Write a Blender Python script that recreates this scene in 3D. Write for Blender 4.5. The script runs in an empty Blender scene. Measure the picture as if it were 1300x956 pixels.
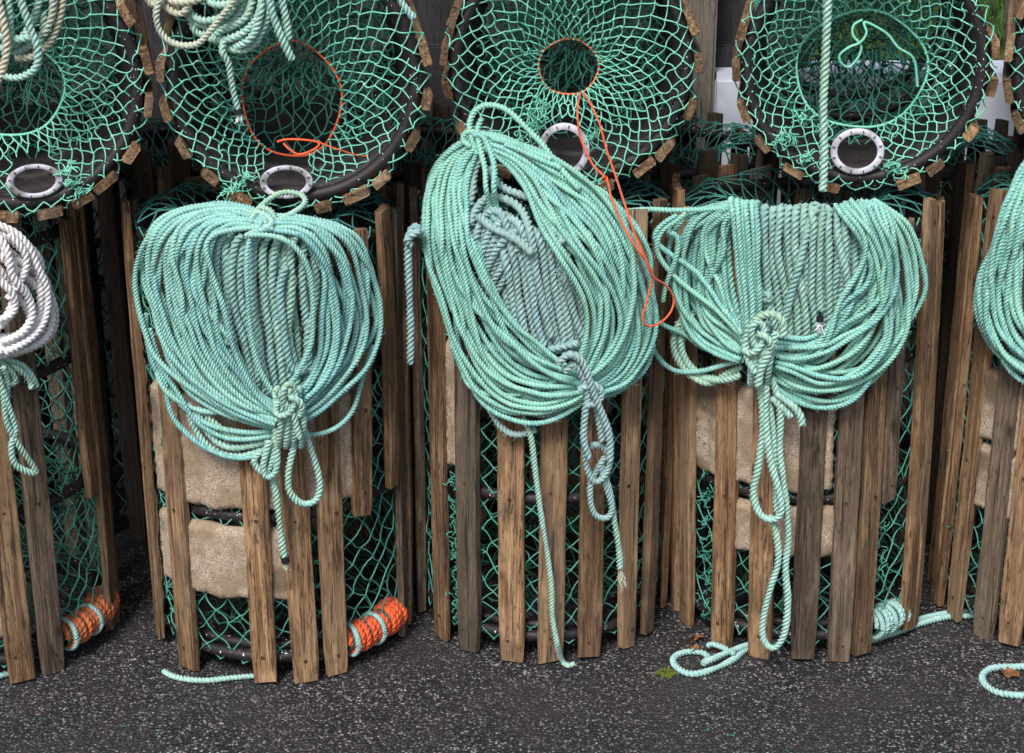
import bpy, math, random
import numpy as np
from math import sin, cos, pi, radians, sqrt, atan2, tan
random.seed(7); RNG = np.random.default_rng(11)
scn = bpy.context.scene; COL = scn.collection
# ------------------------------------------------------------------ camera geometry
F = 2100.0; PITCH = radians(20); D = 2.9; H = 1.694
FW = np.array([0, cos(PITCH), -sin(PITCH)]); UP = np.array([0, sin(PITCH), cos(PITCH)])
CAM = np.array([0, -D, H])
def ray(px, py):
    return np.array([1., 0, 0])*(px-650)/F + UP*(478-py)/F + FW
def on_y(px, py, y):
    d = ray(px, py); return CAM + d*((y+D)/d[1])
def on_z(px, py, z=0.0):
    d = ray(px, py); return CAM + d*((z-H)/d[2])

# ------------------------------------------------------------------ object helpers
def link(o, parent=None):
    COL.objects.link(o)
    if parent is not None: o.parent = parent
    return o
def tag(o, label=None, cat=None, group=None, kind=None):
    for k, v in (('label', label), ('category', cat), ('group', group), ('kind', kind)):
        if v: o[k] = v
    return o
def thing(name, label, cat, loc=(0, 0, 0), rot=(0, 0, 0), group=None):
    o = bpy.data.objects.new(name, None); o.empty_display_size = .05
    o.location = loc; o.rotation_euler = rot; link(o)
    return tag(o, label, cat, group)
def mesh(name, V, Fc, mats, parent=None, smooth=True, attr=None, midx=None, nside=None):
    """V (n,3) ; Fc (m,k) int array or list of arrays"""
    me = bpy.data.meshes.new(name)
    V = np.asarray(V, dtype=np.float32)
    if isinstance(Fc, np.ndarray): Fc = [Fc]
    Fc = [np.asarray(f, dtype=np.int32) for f in Fc if len(f)]
    nl = sum(f.size for f in Fc); nf = sum(len(f) for f in Fc)
    me.vertices.add(len(V)); me.vertices.foreach_set('co', V.ravel())
    me.loops.add(nl); me.loops.foreach_set('vertex_index', np.concatenate([f.ravel() for f in Fc]))
    tot = np.concatenate([np.full(len(f), f.shape[1], dtype=np.int32) for f in Fc])
    st = np.concatenate([[0], np.cumsum(tot)[:-1]]).astype(np.int32)
    me.polygons.add(nf); me.polygons.foreach_set('loop_start', st); me.polygons.foreach_set('loop_total', tot)
    if midx is not None: me.polygons.foreach_set('material_index', np.asarray(midx, dtype=np.int32))
    me.update(calc_edges=True)
    me.polygons.foreach_set('use_smooth', np.full(nf, bool(smooth)))
    if attr is not None:
        a = me.attributes.new('ropeco', 'FLOAT_VECTOR', 'POINT')
        a.data.foreach_set('vector', np.asarray(attr, dtype=np.float32).ravel())
    for m in (mats if isinstance(mats, (list, tuple)) else [mats]): me.materials.append(m)
    o = bpy.data.objects.new(name, me)
    return link(o, parent)

# ------------------------------------------------------------------ materials
def new_mat(name):
    m = bpy.data.materials.new(name); m.use_nodes = True
    nt = m.node_tree; b = nt.nodes['Principled BSDF']
    return m, nt, b
def N(nt, typ, **kw):
    n = nt.nodes.new(typ)
    for k, v in kw.items():
        if k in n.inputs: n.inputs[k].default_value = v
        else: setattr(n, k, v)
    return n
def ramp(nt, fac, stops):
    r = nt.nodes.new('ShaderNodeValToRGB'); cr = r.color_ramp
    while len(cr.elements) < len(stops): cr.elements.new(.5)
    for e, (p, c) in zip(cr.elements, stops):
        e.position = p; e.color = (*c, 1) if len(c) == 3 else c
    nt.links.new(fac, r.inputs[0]); return r.outputs[0]
def mix(nt, fac, a, b, mode='MIX'):
    m = nt.nodes.new('ShaderNodeMix'); m.data_type = 'RGBA'; m.blend_type = mode
    for s, v in ((m.inputs[0], fac), (m.inputs[6], a), (m.inputs[7], b)):
        if hasattr(v, 'is_linked') or hasattr(v, 'links'): nt.links.new(v, s)
        else: s.default_value = v if not isinstance(v, tuple) else (*v, 1)
    return m.outputs[2]
def bump(nt, b, h, dist=.002, s=.6):
    n = N(nt, 'ShaderNodeBump'); n.inputs['Strength'].default_value = s; n.inputs['Distance'].default_value = dist
    nt.links.new(h, n.inputs['Height']); nt.links.new(n.outputs[0], b.inputs['Normal'])
def rope_mat(name, c_lo, c_mid, c_hi, dirt=None, dirt_amt=.3, rough=.7, hue_var=None, sheen=.2):
    m, nt, b = new_mat(name)
    at = N(nt, 'ShaderNodeAttribute', attribute_name='ropeco')
    mp = N(nt, 'ShaderNodeMapping'); mp.inputs['Scale'].default_value = (1.0, 1.0, 26)
    nt.links.new(at.outputs['Vector'], mp.inputs[0])
    n1 = N(nt, 'ShaderNodeTexNoise', Scale=3.2, Detail=4.0, Roughness=.6)     # fibres along each strand
    nt.links.new(mp.outputs[0], n1.inputs[0])
    base = ramp(nt, n1.outputs[0], [(.26, c_lo), (.5, c_mid), (.72, c_hi)])
    mp2 = N(nt, 'ShaderNodeMapping'); mp2.inputs['Scale'].default_value = (.12, .12, 5.0)
    nt.links.new(at.outputs['Vector'], mp2.inputs[0])
    n2 = N(nt, 'ShaderNodeTexNoise', Scale=1.0, Detail=3.0)
    nt.links.new(mp2.outputs[0], n2.inputs[0])
    if dirt:
        f = ramp(nt, n2.outputs[0], [(.46, (0, 0, 0)), (.66, (dirt_amt,)*3)])
        base = mix(nt, f, base, dirt)
    if hue_var:
        mp3 = N(nt, 'ShaderNodeMapping'); mp3.inputs['Scale'].default_value = (.02, .02, 1.3)
        mp3.inputs['Location'].default_value = (3, 9, 4)
        nt.links.new(at.outputs['Vector'], mp3.inputs[0])
        n3 = N(nt, 'ShaderNodeTexNoise', Scale=1.0, Detail=1.0); nt.links.new(mp3.outputs[0], n3.inputs[0])
        f = ramp(nt, n3.outputs[0], [(.4, (0, 0, 0)), (.62, (.75,)*3)])
        base = mix(nt, f, base, hue_var)
    nt.links.new(base, b.inputs['Base Color']); b.inputs['Roughness'].default_value = rough
    b.inputs['Sheen Weight'].default_value = sheen
    bump(nt, b, n1.outputs[0], .0012, .8)
    return m
M = {}
M['rope_new'] = rope_mat('new_rope', (.045, .225, .225), (.20, .545, .53), (.74, .94, .92), (.12, .32, .35), .65, hue_var=(.32, .63, .53))
M['rope_green'] = rope_mat('green_rope', (.045, .225, .21), (.20, .56, .505), (.73, .94, .89), (.12, .32, .32), .65, hue_var=(.30, .63, .50))
M['rope_old'] = rope_mat('old_rope', (.09, .24, .22), (.26, .48, .44), (.62, .80, .75), (.22, .40, .25), .55, .85, hue_var=(.22, .42, .43))
M['rope_mid'] = rope_mat('weathered_rope', (.12, .31, .28), (.31, .57, .51), (.68, .86, .80), (.32, .46, .24), .5, .8)
M['rope_grey'] = rope_mat('grey_rope', (.10, .24, .26), (.26, .45, .465), (.60, .76, .77), (.17, .31, .34), .5, .85, hue_var=(.29, .43, .41))
M['rope_cream'] = rope_mat('cream_rope', (.32, .29, .20), (.56, .54, .42), (.78, .76, .66), (.46, .33, .17), .6, .85, hue_var=(.36, .50, .42))
M['rope_white'] = rope_mat('white_rope', (.60, .58, .60), (.86, .85, .88), (.96, .96, .97), (.55, .45, .36), .35, .85)
M['rope_blue'] = rope_mat('pale_blue_rope', (.13, .33, .33), (.31, .55, .53), (.58, .79, .77), (.28, .48, .45), .4, .8)
M['rope_orange'] = rope_mat('orange_rope', (.50, .05, .01), (.85, .10, .015), (.95, .22, .05), (.42, .07, .02), .5, .65)
M['rope_rust'] = rope_mat('faded_orange_rope', (.30, .07, .02), (.64, .15, .040), (.82, .27, .09), (.20, .10, .06), .6, .8)
M['orange'] = rope_mat('orange_cord', (.52, .05, .01), (.82, .10, .015), (.92, .17, .04), (.40, .08, .03), .4, .6)
def twine_mat(name, lo, hi):
    m, nt, b = new_mat(name)
    tc = N(nt, 'ShaderNodeTexCoord'); n = N(nt, 'ShaderNodeTexNoise', Scale=14.0, Detail=3.0)
    nt.links.new(tc.outputs['Object'], n.inputs[0])
    nt.links.new(ramp(nt, n.outputs[0], [(.3, lo), (.7, hi)]), b.inputs['Base Color'])
    b.inputs['Roughness'].default_value = .6
    n2 = N(nt, 'ShaderNodeTexNoise', Scale=900.0, Detail=2.0); nt.links.new(tc.outputs['Object'], n2.inputs[0])
    bump(nt, b, n2.outputs[0], .0008, .6)
    return m
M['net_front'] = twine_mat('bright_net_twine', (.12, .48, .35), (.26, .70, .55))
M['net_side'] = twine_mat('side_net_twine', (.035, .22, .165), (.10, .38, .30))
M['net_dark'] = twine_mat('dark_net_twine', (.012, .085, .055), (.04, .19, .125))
M['net_blue'] = twine_mat('teal_net_twine', (.02, .13, .11), (.05, .23, .20))
def wood_mat(name, cols, dark=.5, seedv=0.0):
    m, nt, b = new_mat(name)
    tc = N(nt, 'ShaderNodeTexCoord'); oi = N(nt, 'ShaderNodeObjectInfo')
    mul = N(nt, 'ShaderNodeVectorMath', operation='SCALE'); mul.inputs['Scale'].default_value = 40
    comb = N(nt, 'ShaderNodeCombineXYZ'); nt.links.new(oi.outputs['Random'], comb.inputs[0]); nt.links.new(oi.outputs['Random'], comb.inputs[2])
    nt.links.new(comb.outputs[0], mul.inputs[0])
    add = N(nt, 'ShaderNodeVectorMath', operation='ADD'); nt.links.new(tc.outputs['Object'], add.inputs[0]); nt.links.new(mul.outputs[0], add.inputs[1])
    def noise(sx, sz, scale, det=5.0, rough=.6):
        mp = N(nt, 'ShaderNodeMapping'); mp.inputs['Scale'].default_value = (sx, sx, sz)
        nt.links.new(add.outputs[0], mp.inputs[0])
        n = N(nt, 'ShaderNodeTexNoise', Scale=scale, Detail=det, Roughness=rough); nt.links.new(mp.outputs[0], n.inputs[0]); return n.outputs[0]
    grain = noise(1, .05, 120); fleck = noise(1, .13, 270, 3.0); blotch = noise(1, .45, 11, 4.0); big = noise(1, .3, 4)
    base = ramp(nt, grain, [(.25, cols[0]), (.48, cols[1]), (.72, cols[2])])
    f = ramp(nt, fleck, [(.36, (.85,)*3), (.46, (0, 0, 0))])
    base = mix(nt, f, base, tuple(c*.35 for c in cols[0]))
    f2 = ramp(nt, blotch, [(.38, (dark,)*3), (.62, (0, 0, 0))])
    base = mix(nt, f2, base, tuple(c*.55 for c in cols[1]))
    f3 = ramp(nt, big, [(.45, (0, 0, 0)), (.7, (.5,)*3)])
    base = mix(nt, f3, base, cols[3])
    crack = noise(1, .018, 75, 2.0, .4)
    base = mix(nt, ramp(nt, crack, [(.475, (0, 0, 0)), (.498, (.85,)*3), (.502, (.85,)*3), (.525, (0, 0, 0))]), base, tuple(c*.22 for c in cols[0]))
    pale = noise(1, .25, 26, 4.0)
    base = mix(nt, ramp(nt, pale, [(.56, (0, 0, 0)), (.72, (.55,)*3)]), base, tuple(min(1, c*1.15) for c in cols[2]))
    mpk = N(nt, 'ShaderNodeMapping'); mpk.inputs['Scale'].default_value = (1, 1, .45); nt.links.new(add.outputs[0], mpk.inputs[0])
    vk = N(nt, 'ShaderNodeTexVoronoi', Scale=9.0); nt.links.new(mpk.outputs[0], vk.inputs['Vector'])
    base = mix(nt, ramp(nt, vk.outputs['Distance'], [(.045, (.9,)*3), (.085, (.25,)*3), (.15, (0, 0, 0))]), base, tuple(c*.5 for c in cols[0]))
    stn = noise(1, .30, 17, 5.0, .7)
    base = mix(nt, ramp(nt, stn, [(.56, (0, 0, 0)), (.66, (.6,)*3)]), base, (.045, .036, .026))
    hs = N(nt, 'ShaderNodeHueSaturation'); nt.links.new(base, hs.inputs['Color'])
    mr = N(nt, 'ShaderNodeMapRange'); nt.links.new(oi.outputs['Random'], mr.inputs[0]); mr.inputs[3].default_value = .58; mr.inputs[4].default_value = 1.28
    nt.links.new(mr.outputs[0], hs.inputs['Value'])
    nt.links.new(hs.outputs[0], b.inputs['Base Color']); b.inputs['Roughness'].default_value = .85
    ad = N(nt, 'ShaderNodeMath', operation='ADD'); nt.links.new(grain, ad.inputs[0]); nt.links.new(fleck, ad.inputs[1])
    bump(nt, b, ad.outputs[0], .0022, .8)
    return m
M['wood'] = wood_mat('weathered_slat_wood', [(.050, .024, .010), (.210, .118, .055), (.47, .310, .180), (.31, .23, .155)])
M['wood_grey'] = wood_mat('grey_slat_wood', [(.042, .027, .016), (.14, .098, .064), (.32, .245, .175), (.25, .21, .165)])
M['wood_back'] = wood_mat('shaded_slat_wood', [(.018, .012, .008), (.050, .034, .022), (.10, .072, .05), (.07, .055, .042)])  # back-row slats: shade of the gaps put into the wood colour
M['wood_dark'] = wood_mat('dark_timber', [(.010, .009, .011), (.020, .019, .023), (.034, .033, .040), (.026, .027, .034)])
M['wood_post'] = wood_mat('post_timber', [(.06, .05, .04), (.12, .105, .09), (.20, .18, .15), (.17, .155, .13)])
def speck_mat(name, base, base2, speck, thr=.16, scale=900, rough=.45, bumpd=.0015):
    m, nt, b = new_mat(name)
    tc = N(nt, 'ShaderNodeTexCoord')
    n = N(nt, 'ShaderNodeTexNoise', Scale=60.0, Detail=5.0); nt.links.new(tc.outputs['Object'], n.inputs[0])
    col = ramp(nt, n.outputs[0], [(.3, base), (.7, base2)])
    v = N(nt, 'ShaderNodeTexNoise', Scale=float(scale), Detail=1.0); nt.links.new(tc.outputs['Object'], v.inputs[0])
    f = ramp(nt, v.outputs[0], [(1-thr-.02, (0, 0, 0)), (1-thr+.01, (1, 1, 1))])
    col = mix(nt, f, col, speck)
    nt.links.new(col, b.inputs['Base Color']); b.inputs['Roughness'].default_value = rough
    bump(nt, b, n.outputs[0], bumpd, .5)
    return m
M['hoop'] = speck_mat('black_hoop_pipe', (.006, .005, .006), (.018, .013, .016), (.75, .75, .78), .265, 190, .60)
M['rubber'] = speck_mat('dark_rubber_strip', (.008, .006, .008), (.026, .019, .022), (.4, .4, .4), .25, 300, .7)
M['nail'] = speck_mat('rusty_nail', (.03, .012, .008), (.09, .035, .02), (.1, .1, .1), .1, 300, .6)
m, nt, b = new_mat('white_plastic'); b.inputs['Roughness'].default_value = .4
tc = N(nt, 'ShaderNodeTexCoord'); n = N(nt, 'ShaderNodeTexNoise', Scale=30.0, Detail=5.0); nt.links.new(tc.outputs['Object'], n.inputs[0])
nt.links.new(ramp(nt, n.outputs[0], [(.36, (.26, .27, .27)), (.46, (.50, .51, .60)), (.62, (.68, .69, .78))]), b.inputs['Base Color']); M['white'] = m
m, nt, b = new_mat('black_thread'); b.inputs['Base Color'].default_value = (.008, .010, .012, 1); b.inputs['Roughness'].default_value = .6; M['thread'] = m
# cast concrete
m, nt, b = new_mat('cast_concrete')
tc = N(nt, 'ShaderNodeTexCoord')
n1 = N(nt, 'ShaderNodeTexNoise', Scale=300.0, Detail=4.0, Roughness=.8); nt.links.new(tc.outputs['Object'], n1.inputs[0])
n2 = N(nt, 'ShaderNodeTexNoise', Scale=16.0, Detail=5.0); nt.links.new(tc.outputs['Object'], n2.inputs[0])
n3 = N(nt, 'ShaderNodeTexNoise', Scale=7.0, Detail=3.0); nt.links.new(tc.outputs['Object'], n3.inputs[0])
c = ramp(nt, n1.outputs[0], [(.34, (.12, .085, .06)), (.44, (.36, .28, .205)), (.56, (.52, .425, .335)), (.68, (.80, .73, .64))])
c = mix(nt, ramp(nt, n2.outputs[0], [(.47, (0, 0, 0)), (.62, (.75,)*3)]), c, (.30, .215, .135))
c = mix(nt, ramp(nt, n3.outputs[0], [(.57, (0, 0, 0)), (.66, (.8,)*3)]), c, (.13, .09, .055))
np_ = N(nt, 'ShaderNodeTexVoronoi', Scale=130.0); nt.links.new(tc.outputs['Object'], np_.inputs['Vector'])
c = mix(nt, ramp(nt, np_.outputs['Distance'], [(.10, (.85,)*3), (.20, (0, 0, 0))]), c, (.06, .045, .035))
nt.links.new(c, b.inputs['Base Color']); b.inputs['Roughness'].default_value = .95
bump(nt, b, n1.outputs[0], .003, .9); M['concrete'] = m
# asphalt
m, nt, b = new_mat('wet_asphalt')
tc = N(nt, 'ShaderNodeTexCoord')
v = N(nt, 'ShaderNodeTexVoronoi', Scale=180.0); nt.links.new(tc.outputs['Object'], v.inputs['Vector'])
v2 = N(nt, 'ShaderNodeTexVoronoi', Scale=120.0); nt.links.new(tc.outputs['Object'], v2.inputs['Vector'])
n1 = N(nt, 'ShaderNodeTexNoise', Scale=4.5, Detail=6.0); nt.links.new(tc.outputs['Object'], n1.inputs[0])
stone = ramp(nt, v.outputs['Color'], [(.25, (.018, .018, .023)), (.46, (.045, .044, .052)), (.60, (.085, .083, .092)), (.74, (.18, .177, .178)), (.88, (.46, .45, .43))])
big = ramp(nt, v2.outputs['Color'], [(.74, (0, 0, 0)), (.80, (1, 1, 1))])
inside = ramp(nt, v2.outputs['Distance'], [(.30, (1, 1, 1)), (.45, (0, 0, 0))])
mm = mix(nt, 1.0, big, inside, 'MULTIPLY')
col = mix(nt, mm, stone, (.24, .235, .24))
edge = ramp(nt, v.outputs['Distance'], [(.25, (0, 0, 0)), (.6, (.9,)*3)])
col = mix(nt, edge, col, (.010, .010, .014))
col = mix(nt, ramp(nt, n1.outputs[0], [(.42, (0, 0, 0)), (.64, (.72,)*3)]), col, (.035, .032, .034))
nt.links.new(col, b.inputs['Base Color']); b.inputs['Roughness'].default_value = .55
bump(nt, b, v.outputs['Distance'], -.004, .9); M['asphalt'] = m
def plain(name, a, bcol, scale, rough=.8, bd=.002):
    m, nt, b = new_mat(name); tc = N(nt, 'ShaderNodeTexCoord')
    n = N(nt, 'ShaderNodeTexNoise', Scale=float(scale), Detail=7.0, Roughness=.6); nt.links.new(tc.outputs['Object'], n.inputs[0])
    nt.links.new(ramp(nt, n.outputs[0], [(.3, a), (.7, bcol)]), b.inputs['Base Color']); b.inputs['Roughness'].default_value = rough
    bump(nt, b, n.outputs[0], bd, .5); return m
M['wall'] = plain('painted_wall', (.38, .42, .52), (.62, .66, .76), 9, .7)
M['grass'] = plain('grass_blades', (.022, .060, .010), (.060, .125, .022), 5)
M['soil'] = plain('grass_soil', (.015, .03, .01), (.03, .055, .015), 5)
M['path'] = plain('pale_gravel', (.45, .47, .50), (.62, .64, .68), 40)
M['grit'] = plain('grit_stone', (.06, .055, .055), (.42, .40, .37), 300)
M['moss'] = plain('moss', (.06, .11, .01), (.20, .26, .03), 90)
M['leaf'] = plain('dead_leaf', (.10, .04, .015), (.28, .13, .05), 60)
M['dirty_cloth'] = plain('tyre', (.01, .01, .012), (.03, .03, .034), 60, .5)

# ------------------------------------------------------------------ curves and ropes
def catmull(P, n_per=10):
    P = np.asarray(P, float)
    if len(P) == 2: return P[0] + (P[1]-P[0])*np.linspace(0, 1, n_per+1)[:, None]
    Q = np.vstack([2*P[0]-P[1], P, 2*P[-1]-P[-2]]); out = []
    t = np.linspace(0, 1, n_per, endpoint=False)[:, None]
    for i in range(1, len(Q)-2):
        p0, p1, p2, p3 = Q[i-1], Q[i], Q[i+1], Q[i+2]
        out.append(.5*((2*p1)+(-p0+p2)*t+(2*p0-5*p1+4*p2-p3)*t**2+(-p0+3*p1-3*p2+p3)*t**3))
    out.append(P[-1:]); return np.vstack(out)
def resample(P, step=None, n=None):
    d = np.linalg.norm(np.diff(P, axis=0), axis=1); s = np.concatenate([[0], np.cumsum(d)])
    if n is None: n = max(3, int(round(s[-1]/step))+1)
    q = np.linspace(0, s[-1], n)
    return np.stack([np.interp(q, s, P[:, k]) for k in range(P.shape[1])], 1)
def smooth(P, it=1, w=.5):
    P = P.copy()
    for _ in range(it): P[1:-1] = P[1:-1]*(1-w) + w*.5*(P[:-2]+P[2:])
    return P
def frames(P):
    T = np.gradient(P, axis=0); T /= np.linalg.norm(T, axis=1)[:, None]+1e-12
    Tl = T.tolist(); n = (0.0, -1.0, 0.0) if abs(T[0][1]) < .9 else (1.0, 0, 0)
    out = []
    for tx, ty, tz in Tl:
        d = n[0]*tx+n[1]*ty+n[2]*tz
        a, b_, c_ = n[0]-d*tx, n[1]-d*ty, n[2]-d*tz
        l = sqrt(a*a+b_*b_+c_*c_) or 1e-9
        n = (a/l, b_/l, c_/l); out.append(n)
    Nn = np.array(out); return T, Nn, np.cross(T, Nn)
_TH = np.radians([-60, -32, 0, 32]); _D = .5
_RP = _D*np.cos(_TH)+np.sqrt(np.maximum(.25-_D**2*np.sin(_TH)**2, 0))
TH12 = np.concatenate([_TH+k*2*pi/3 for k in range(3)]); RP12 = np.tile(_RP, 3)
RP12 = np.maximum(RP12, .54)
def rope_geo(P, r, pitch=None, seg=8, wob=.10, cap=True, u0=None, taper=None):
    """three-strand laid rope: returns V, quads, attr"""
    pitch = pitch or r*3.6
    P = resample(np.asarray(P), pitch/seg)
    P = smooth(P, 2)
    T, Nn, B = frames(P)
    n = len(P); step = np.linalg.norm(np.diff(P, axis=0), axis=1).mean()
    u = np.arange(n)*step
    ph = 2*pi*u/pitch + random.random()*6.28
    rr = r*(1+wob*np.interp(u, np.arange(0, u[-1]+.06, .03), RNG.normal(0, .5, len(np.arange(0, u[-1]+.06, .03)))))
    if taper is not None: rr = rr*np.interp(np.linspace(0, 1, n), [0, 1-taper[0], 1], [1, 1, taper[1]])
    A = ph[:, None]+TH12[None]
    R = rr[:, None]*RP12[None]
    V = P[:, None, :] + (np.cos(A)*R)[..., None]*Nn[:, None, :] + (np.sin(A)*R)[..., None]*B[:, None, :]
    K = 12; i = np.arange(n-1)[:, None]*K; k = np.arange(K)[None]; k2 = (k+1) % K
    Q = np.stack([i+k, i+k2, i+K+k2, i+K+k], -1).reshape(-1, 4)
    if u0 is None: u0 = random.random()*60
    at = np.zeros((n, K, 3)); at[..., 0] = np.cos(TH12)*RP12*1.6+u0*.37; at[..., 1] = np.sin(TH12)*RP12*1.6; at[..., 2] = (u+u0)[:, None]
    V = V.reshape(-1, 3); at = at.reshape(-1, 3)
    if cap:
        m0 = len(V); V = np.vstack([V, P[:1]-T[:1]*r*.25, P[-1:]+T[-1:]*r*.25]); at = np.vstack([at, at[:1], at[-1:]])
        kk = np.arange(K); k3 = (kk+1) % K
        c1 = np.stack([k3, kk, np.full(K, m0)], 1); e = (n-1)*K
        c2 = np.stack([e+kk, e+k3, np.full(K, m0+1)], 1)
        return V, Q, np.vstack([c1, c2]), at
    return V, Q, np.zeros((0, 3), int), at
def ropes(name, items, mat, parent=None, **kw):
    """items: list of (points, r) joined into one mesh"""
    Vs, Qs, Ts, As = [], [], [], []; o = 0
    for it in items:
        P, r = it[0], it[1]; k2 = dict(kw); k2.update(it[2] if len(it) > 2 else {})
        V, Q, T, A = rope_geo(P, r, **k2); Vs.append(V); Qs.append(Q+o); Ts.append(T+o); As.append(A); o += len(V)
    return mesh(name, np.vstack(Vs), [np.vstack(Qs), np.vstack(Ts)], mat, parent, True, np.vstack(As))
def tube_geo(P, r, k=8, closed=False, smoothit=0):
    P = np.asarray(P, float); 
    if closed: P = np.vstack([P, P[:1]])
    T, Nn, B = frames(P); n = len(P); a = np.linspace(0, 2*pi, k, endpoint=False)
    r = np.broadcast_to(np.asarray(r, float), (n,))
    V = P[:, None]+(np.cos(a)[None]*r[:, None])[..., None]*Nn[:, None]+(np.sin(a)[None]*r[:, None])[..., None]*B[:, None]
    i = np.arange(n-1)[:, None]*k; kk = np.arange(k)[None]; k2 = (kk+1) % k
    Q = np.stack([i+kk, i+k2, i+k+k2, i+k+kk], -1).reshape(-1, 4)
    return V.reshape(-1, 3), Q
def tubes(name, items, mat, parent=None, k=8):
    Vs, Qs = [], []; o = 0; us = []
    for P, r in items:
        V, Q = tube_geo(P, r, k); Vs.append(V); Qs.append(Q+o); o += len(V)
        us.append(np.repeat(np.arange(len(P))*.01, k))
    V = np.vstack(Vs); at = np.zeros((len(V), 3)); at[:, 2] = np.concatenate(us)
    return mesh(name, V, np.vstack(Qs), mat, parent, True, at)
def circle(R, z, n=64, c=(0, 0), wob=0):
    a = np.linspace(0, 2*pi, n, endpoint=False); r = R+wob*np.sin(3*a+1)*.5+wob*np.sin(2*a)
    return np.stack([c[0]+r*np.sin(a), c[1]-r*np.cos(a), np.full(n, z)], 1)
# ---- netting from segments
_OCT = np.array([[1, 0, 0], [-1, 0, 0], [0, 1, 0], [0, -1, 0], [0, 0, 1], [0, 0, -1]], float)
_OF = np.array([[0, 2, 4], [2, 1, 4], [1, 3, 4], [3, 0, 4], [2, 0, 5], [1, 2, 5], [3, 1, 5], [0, 3, 5]])
def net_geo(A, B, r, sag=None, k=5):
    """A,B (n,3) endpoints; each strand is 3 short prisms bent by sag"""
    A = np.asarray(A, float); B = np.asarray(B, float); n = len(A)
    ts = np.array([0, .33, .67, 1.0])
    P = A[:, None]*(1-ts)[None, :, None]+B[:, None]*ts[None, :, None]
    if sag is not None:
        bow = np.array([0, 1, 1, 0.])[None, :, None]; P = P+bow*sag[:, None, :]
    d = B-A; d /= np.linalg.norm(d, axis=1)[:, None]+1e-9
    ref = np.where((np.abs(d[:, 2]) < .8)[:, None], np.array([[0, 0, 1.]]), np.array([[1., 0, 0]]))
    n1 = np.cross(d, ref); n1 /= np.linalg.norm(n1, axis=1)[:, None]+1e-9; n2 = np.cross(d, n1)
    a = np.linspace(0, 2*pi, k, endpoint=False)
    off = np.cos(a)[None, :, None]*n1[:, None]+np.sin(a)[None, :, None]*n2[:, None]
    rr = r if np.ndim(r) == 0 else np.asarray(r)[:, None, None, None]
    V = P[:, :, None, :]+off[:, None, :, :]*rr
    m = 4; base = (np.arange(n)*m*k)[:, None, None]; j = (np.arange(m-1)*k)[None, :, None]; kk = np.arange(k)[None, None]; k2 = (kk+1) % k
    Q = np.stack([base+j+kk, base+j+k2, base+j+k+k2, base+j+k+kk], -1).reshape(-1, 4)
    return V.reshape(-1, 3), Q
def net(name, segs, knots, r, mat, parent, sagamt=.0015, kr=2.0):
    A = np.array([s[0] for s in segs]); B = np.array([s[1] for s in segs])
    sag = RNG.normal(0, sagamt, A.shape)
    V, Q = net_geo(A, B, r, sag)
    K = np.asarray(knots); n = len(K); 
    sc = r*kr*RNG.uniform(.75, 1.45, (n, 1, 3)); VK = (K[:, None]+_OCT[None]*sc).reshape(-1, 3)
    TF = (_OF[None]+(np.arange(n)*6)[:, None, None]).reshape(-1, 3)+len(V)
    return mesh(name, np.vstack([V, VK]), [Q, TF], mat, parent, True)
def cyl(phi, r, z): return np.array([r*sin(phi), -r*cos(phi), z])
def side_net(parent, R, z0, z1, n=30, rows=32, mat='net_side', r=.0017, jit=.006, shear=0.0, phis=None):
    ns, segs, kn = {}, [], []
    for j in range(rows+1):
        for i in range(n):
            ph = (i+.5*(j % 2))*2*pi/n + shear*j/rows
            jj = jit if 0 < j < rows else 0
            slack = 1-.02*abs(random.gauss(0, 1))
            ns[i, j] = cyl(ph+random.gauss(0, jj)/R, R*slack, z0+(z1-z0)*j/rows+random.gauss(0, jj))
    for j in range(rows):
        for i in range(n):
            a = ns[i, j]
            for i2 in ((i, (i+1) % n) if j % 2 else (i, (i-1) % n)):
                segs.append((a, ns[i2, j+1]))
    return net('side_net', segs, list(ns.values()), r, M[mat], parent, .0022)
def end_net(parent, R, z, n, rows, tc, tr, depth, mat='net_front', r=.0022, cut=(), jit=.003, sgn=1, belly=.0, twist=0.0, name='entrance_net', warp=.006, lip=0.0):
    """funnel of diamond mesh from the rim at z to a throat ring (centre tc, radii tr) depth behind it"""
    ns, segs = {}, []; f = [random.uniform(9, 22) for _ in range(6)]; q = [random.random()*6.3 for _ in range(6)]
    for j in range(rows+1):
        t = (j/rows)
        for i in range(n):
            a = (i+.5*(j % 2))*2*pi/n+twist*t
            e = cyl(a, R, 0)
            th = np.array([tc[0]+tr[0]*sin(a), tc[1]-tr[1]*cos(a), 0])
            s = t**.95
            p = e*(1-s)+th*s
            p[2] = z+sgn*(depth*(t**1.6))+sgn*belly*sin(pi*t)
            if j == 0: p[2] += lip
            if 0 < j < rows:
                w = warp*sin(pi*t)
                p += np.array([w*(sin(f[0]*p[0]+f[1]*p[1]+q[0])+.6*sin(f[2]*p[1]-f[0]*p[0]+q[1])), w*(sin(f[3]*p[0]-f[1]*p[1]+q[2])+.6*sin(f[4]*p[0]+q[3])), w*sin(f[5]*p[0]+q[4])])
            if j < rows: p += np.array([random.gauss(0, jit), random.gauss(0, jit), random.gauss(0, jit)])*(.4 if j == 0 else 1)
            ns[i, j] = p
    for j in range(rows):
        for i in range(n):
            for i2 in ((i, (i+1) % n) if j % 2 else (i, (i-1) % n)):
                segs.append((ns[i, j], ns[i2, j+1]))
    if len(cut):
        def ok(p): return all((p[0]-c[0])**2+(p[1]-c[1])**2 > c[2]**2 for c in cut)
        segs = [s for s in segs if ok((s[0]+s[1])/2)]
        kn = [p for p in ns.values() if ok(p)]
    else: kn = list(ns.values())
    return net(name, segs, kn, r, M[mat], parent, .0023)

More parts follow.
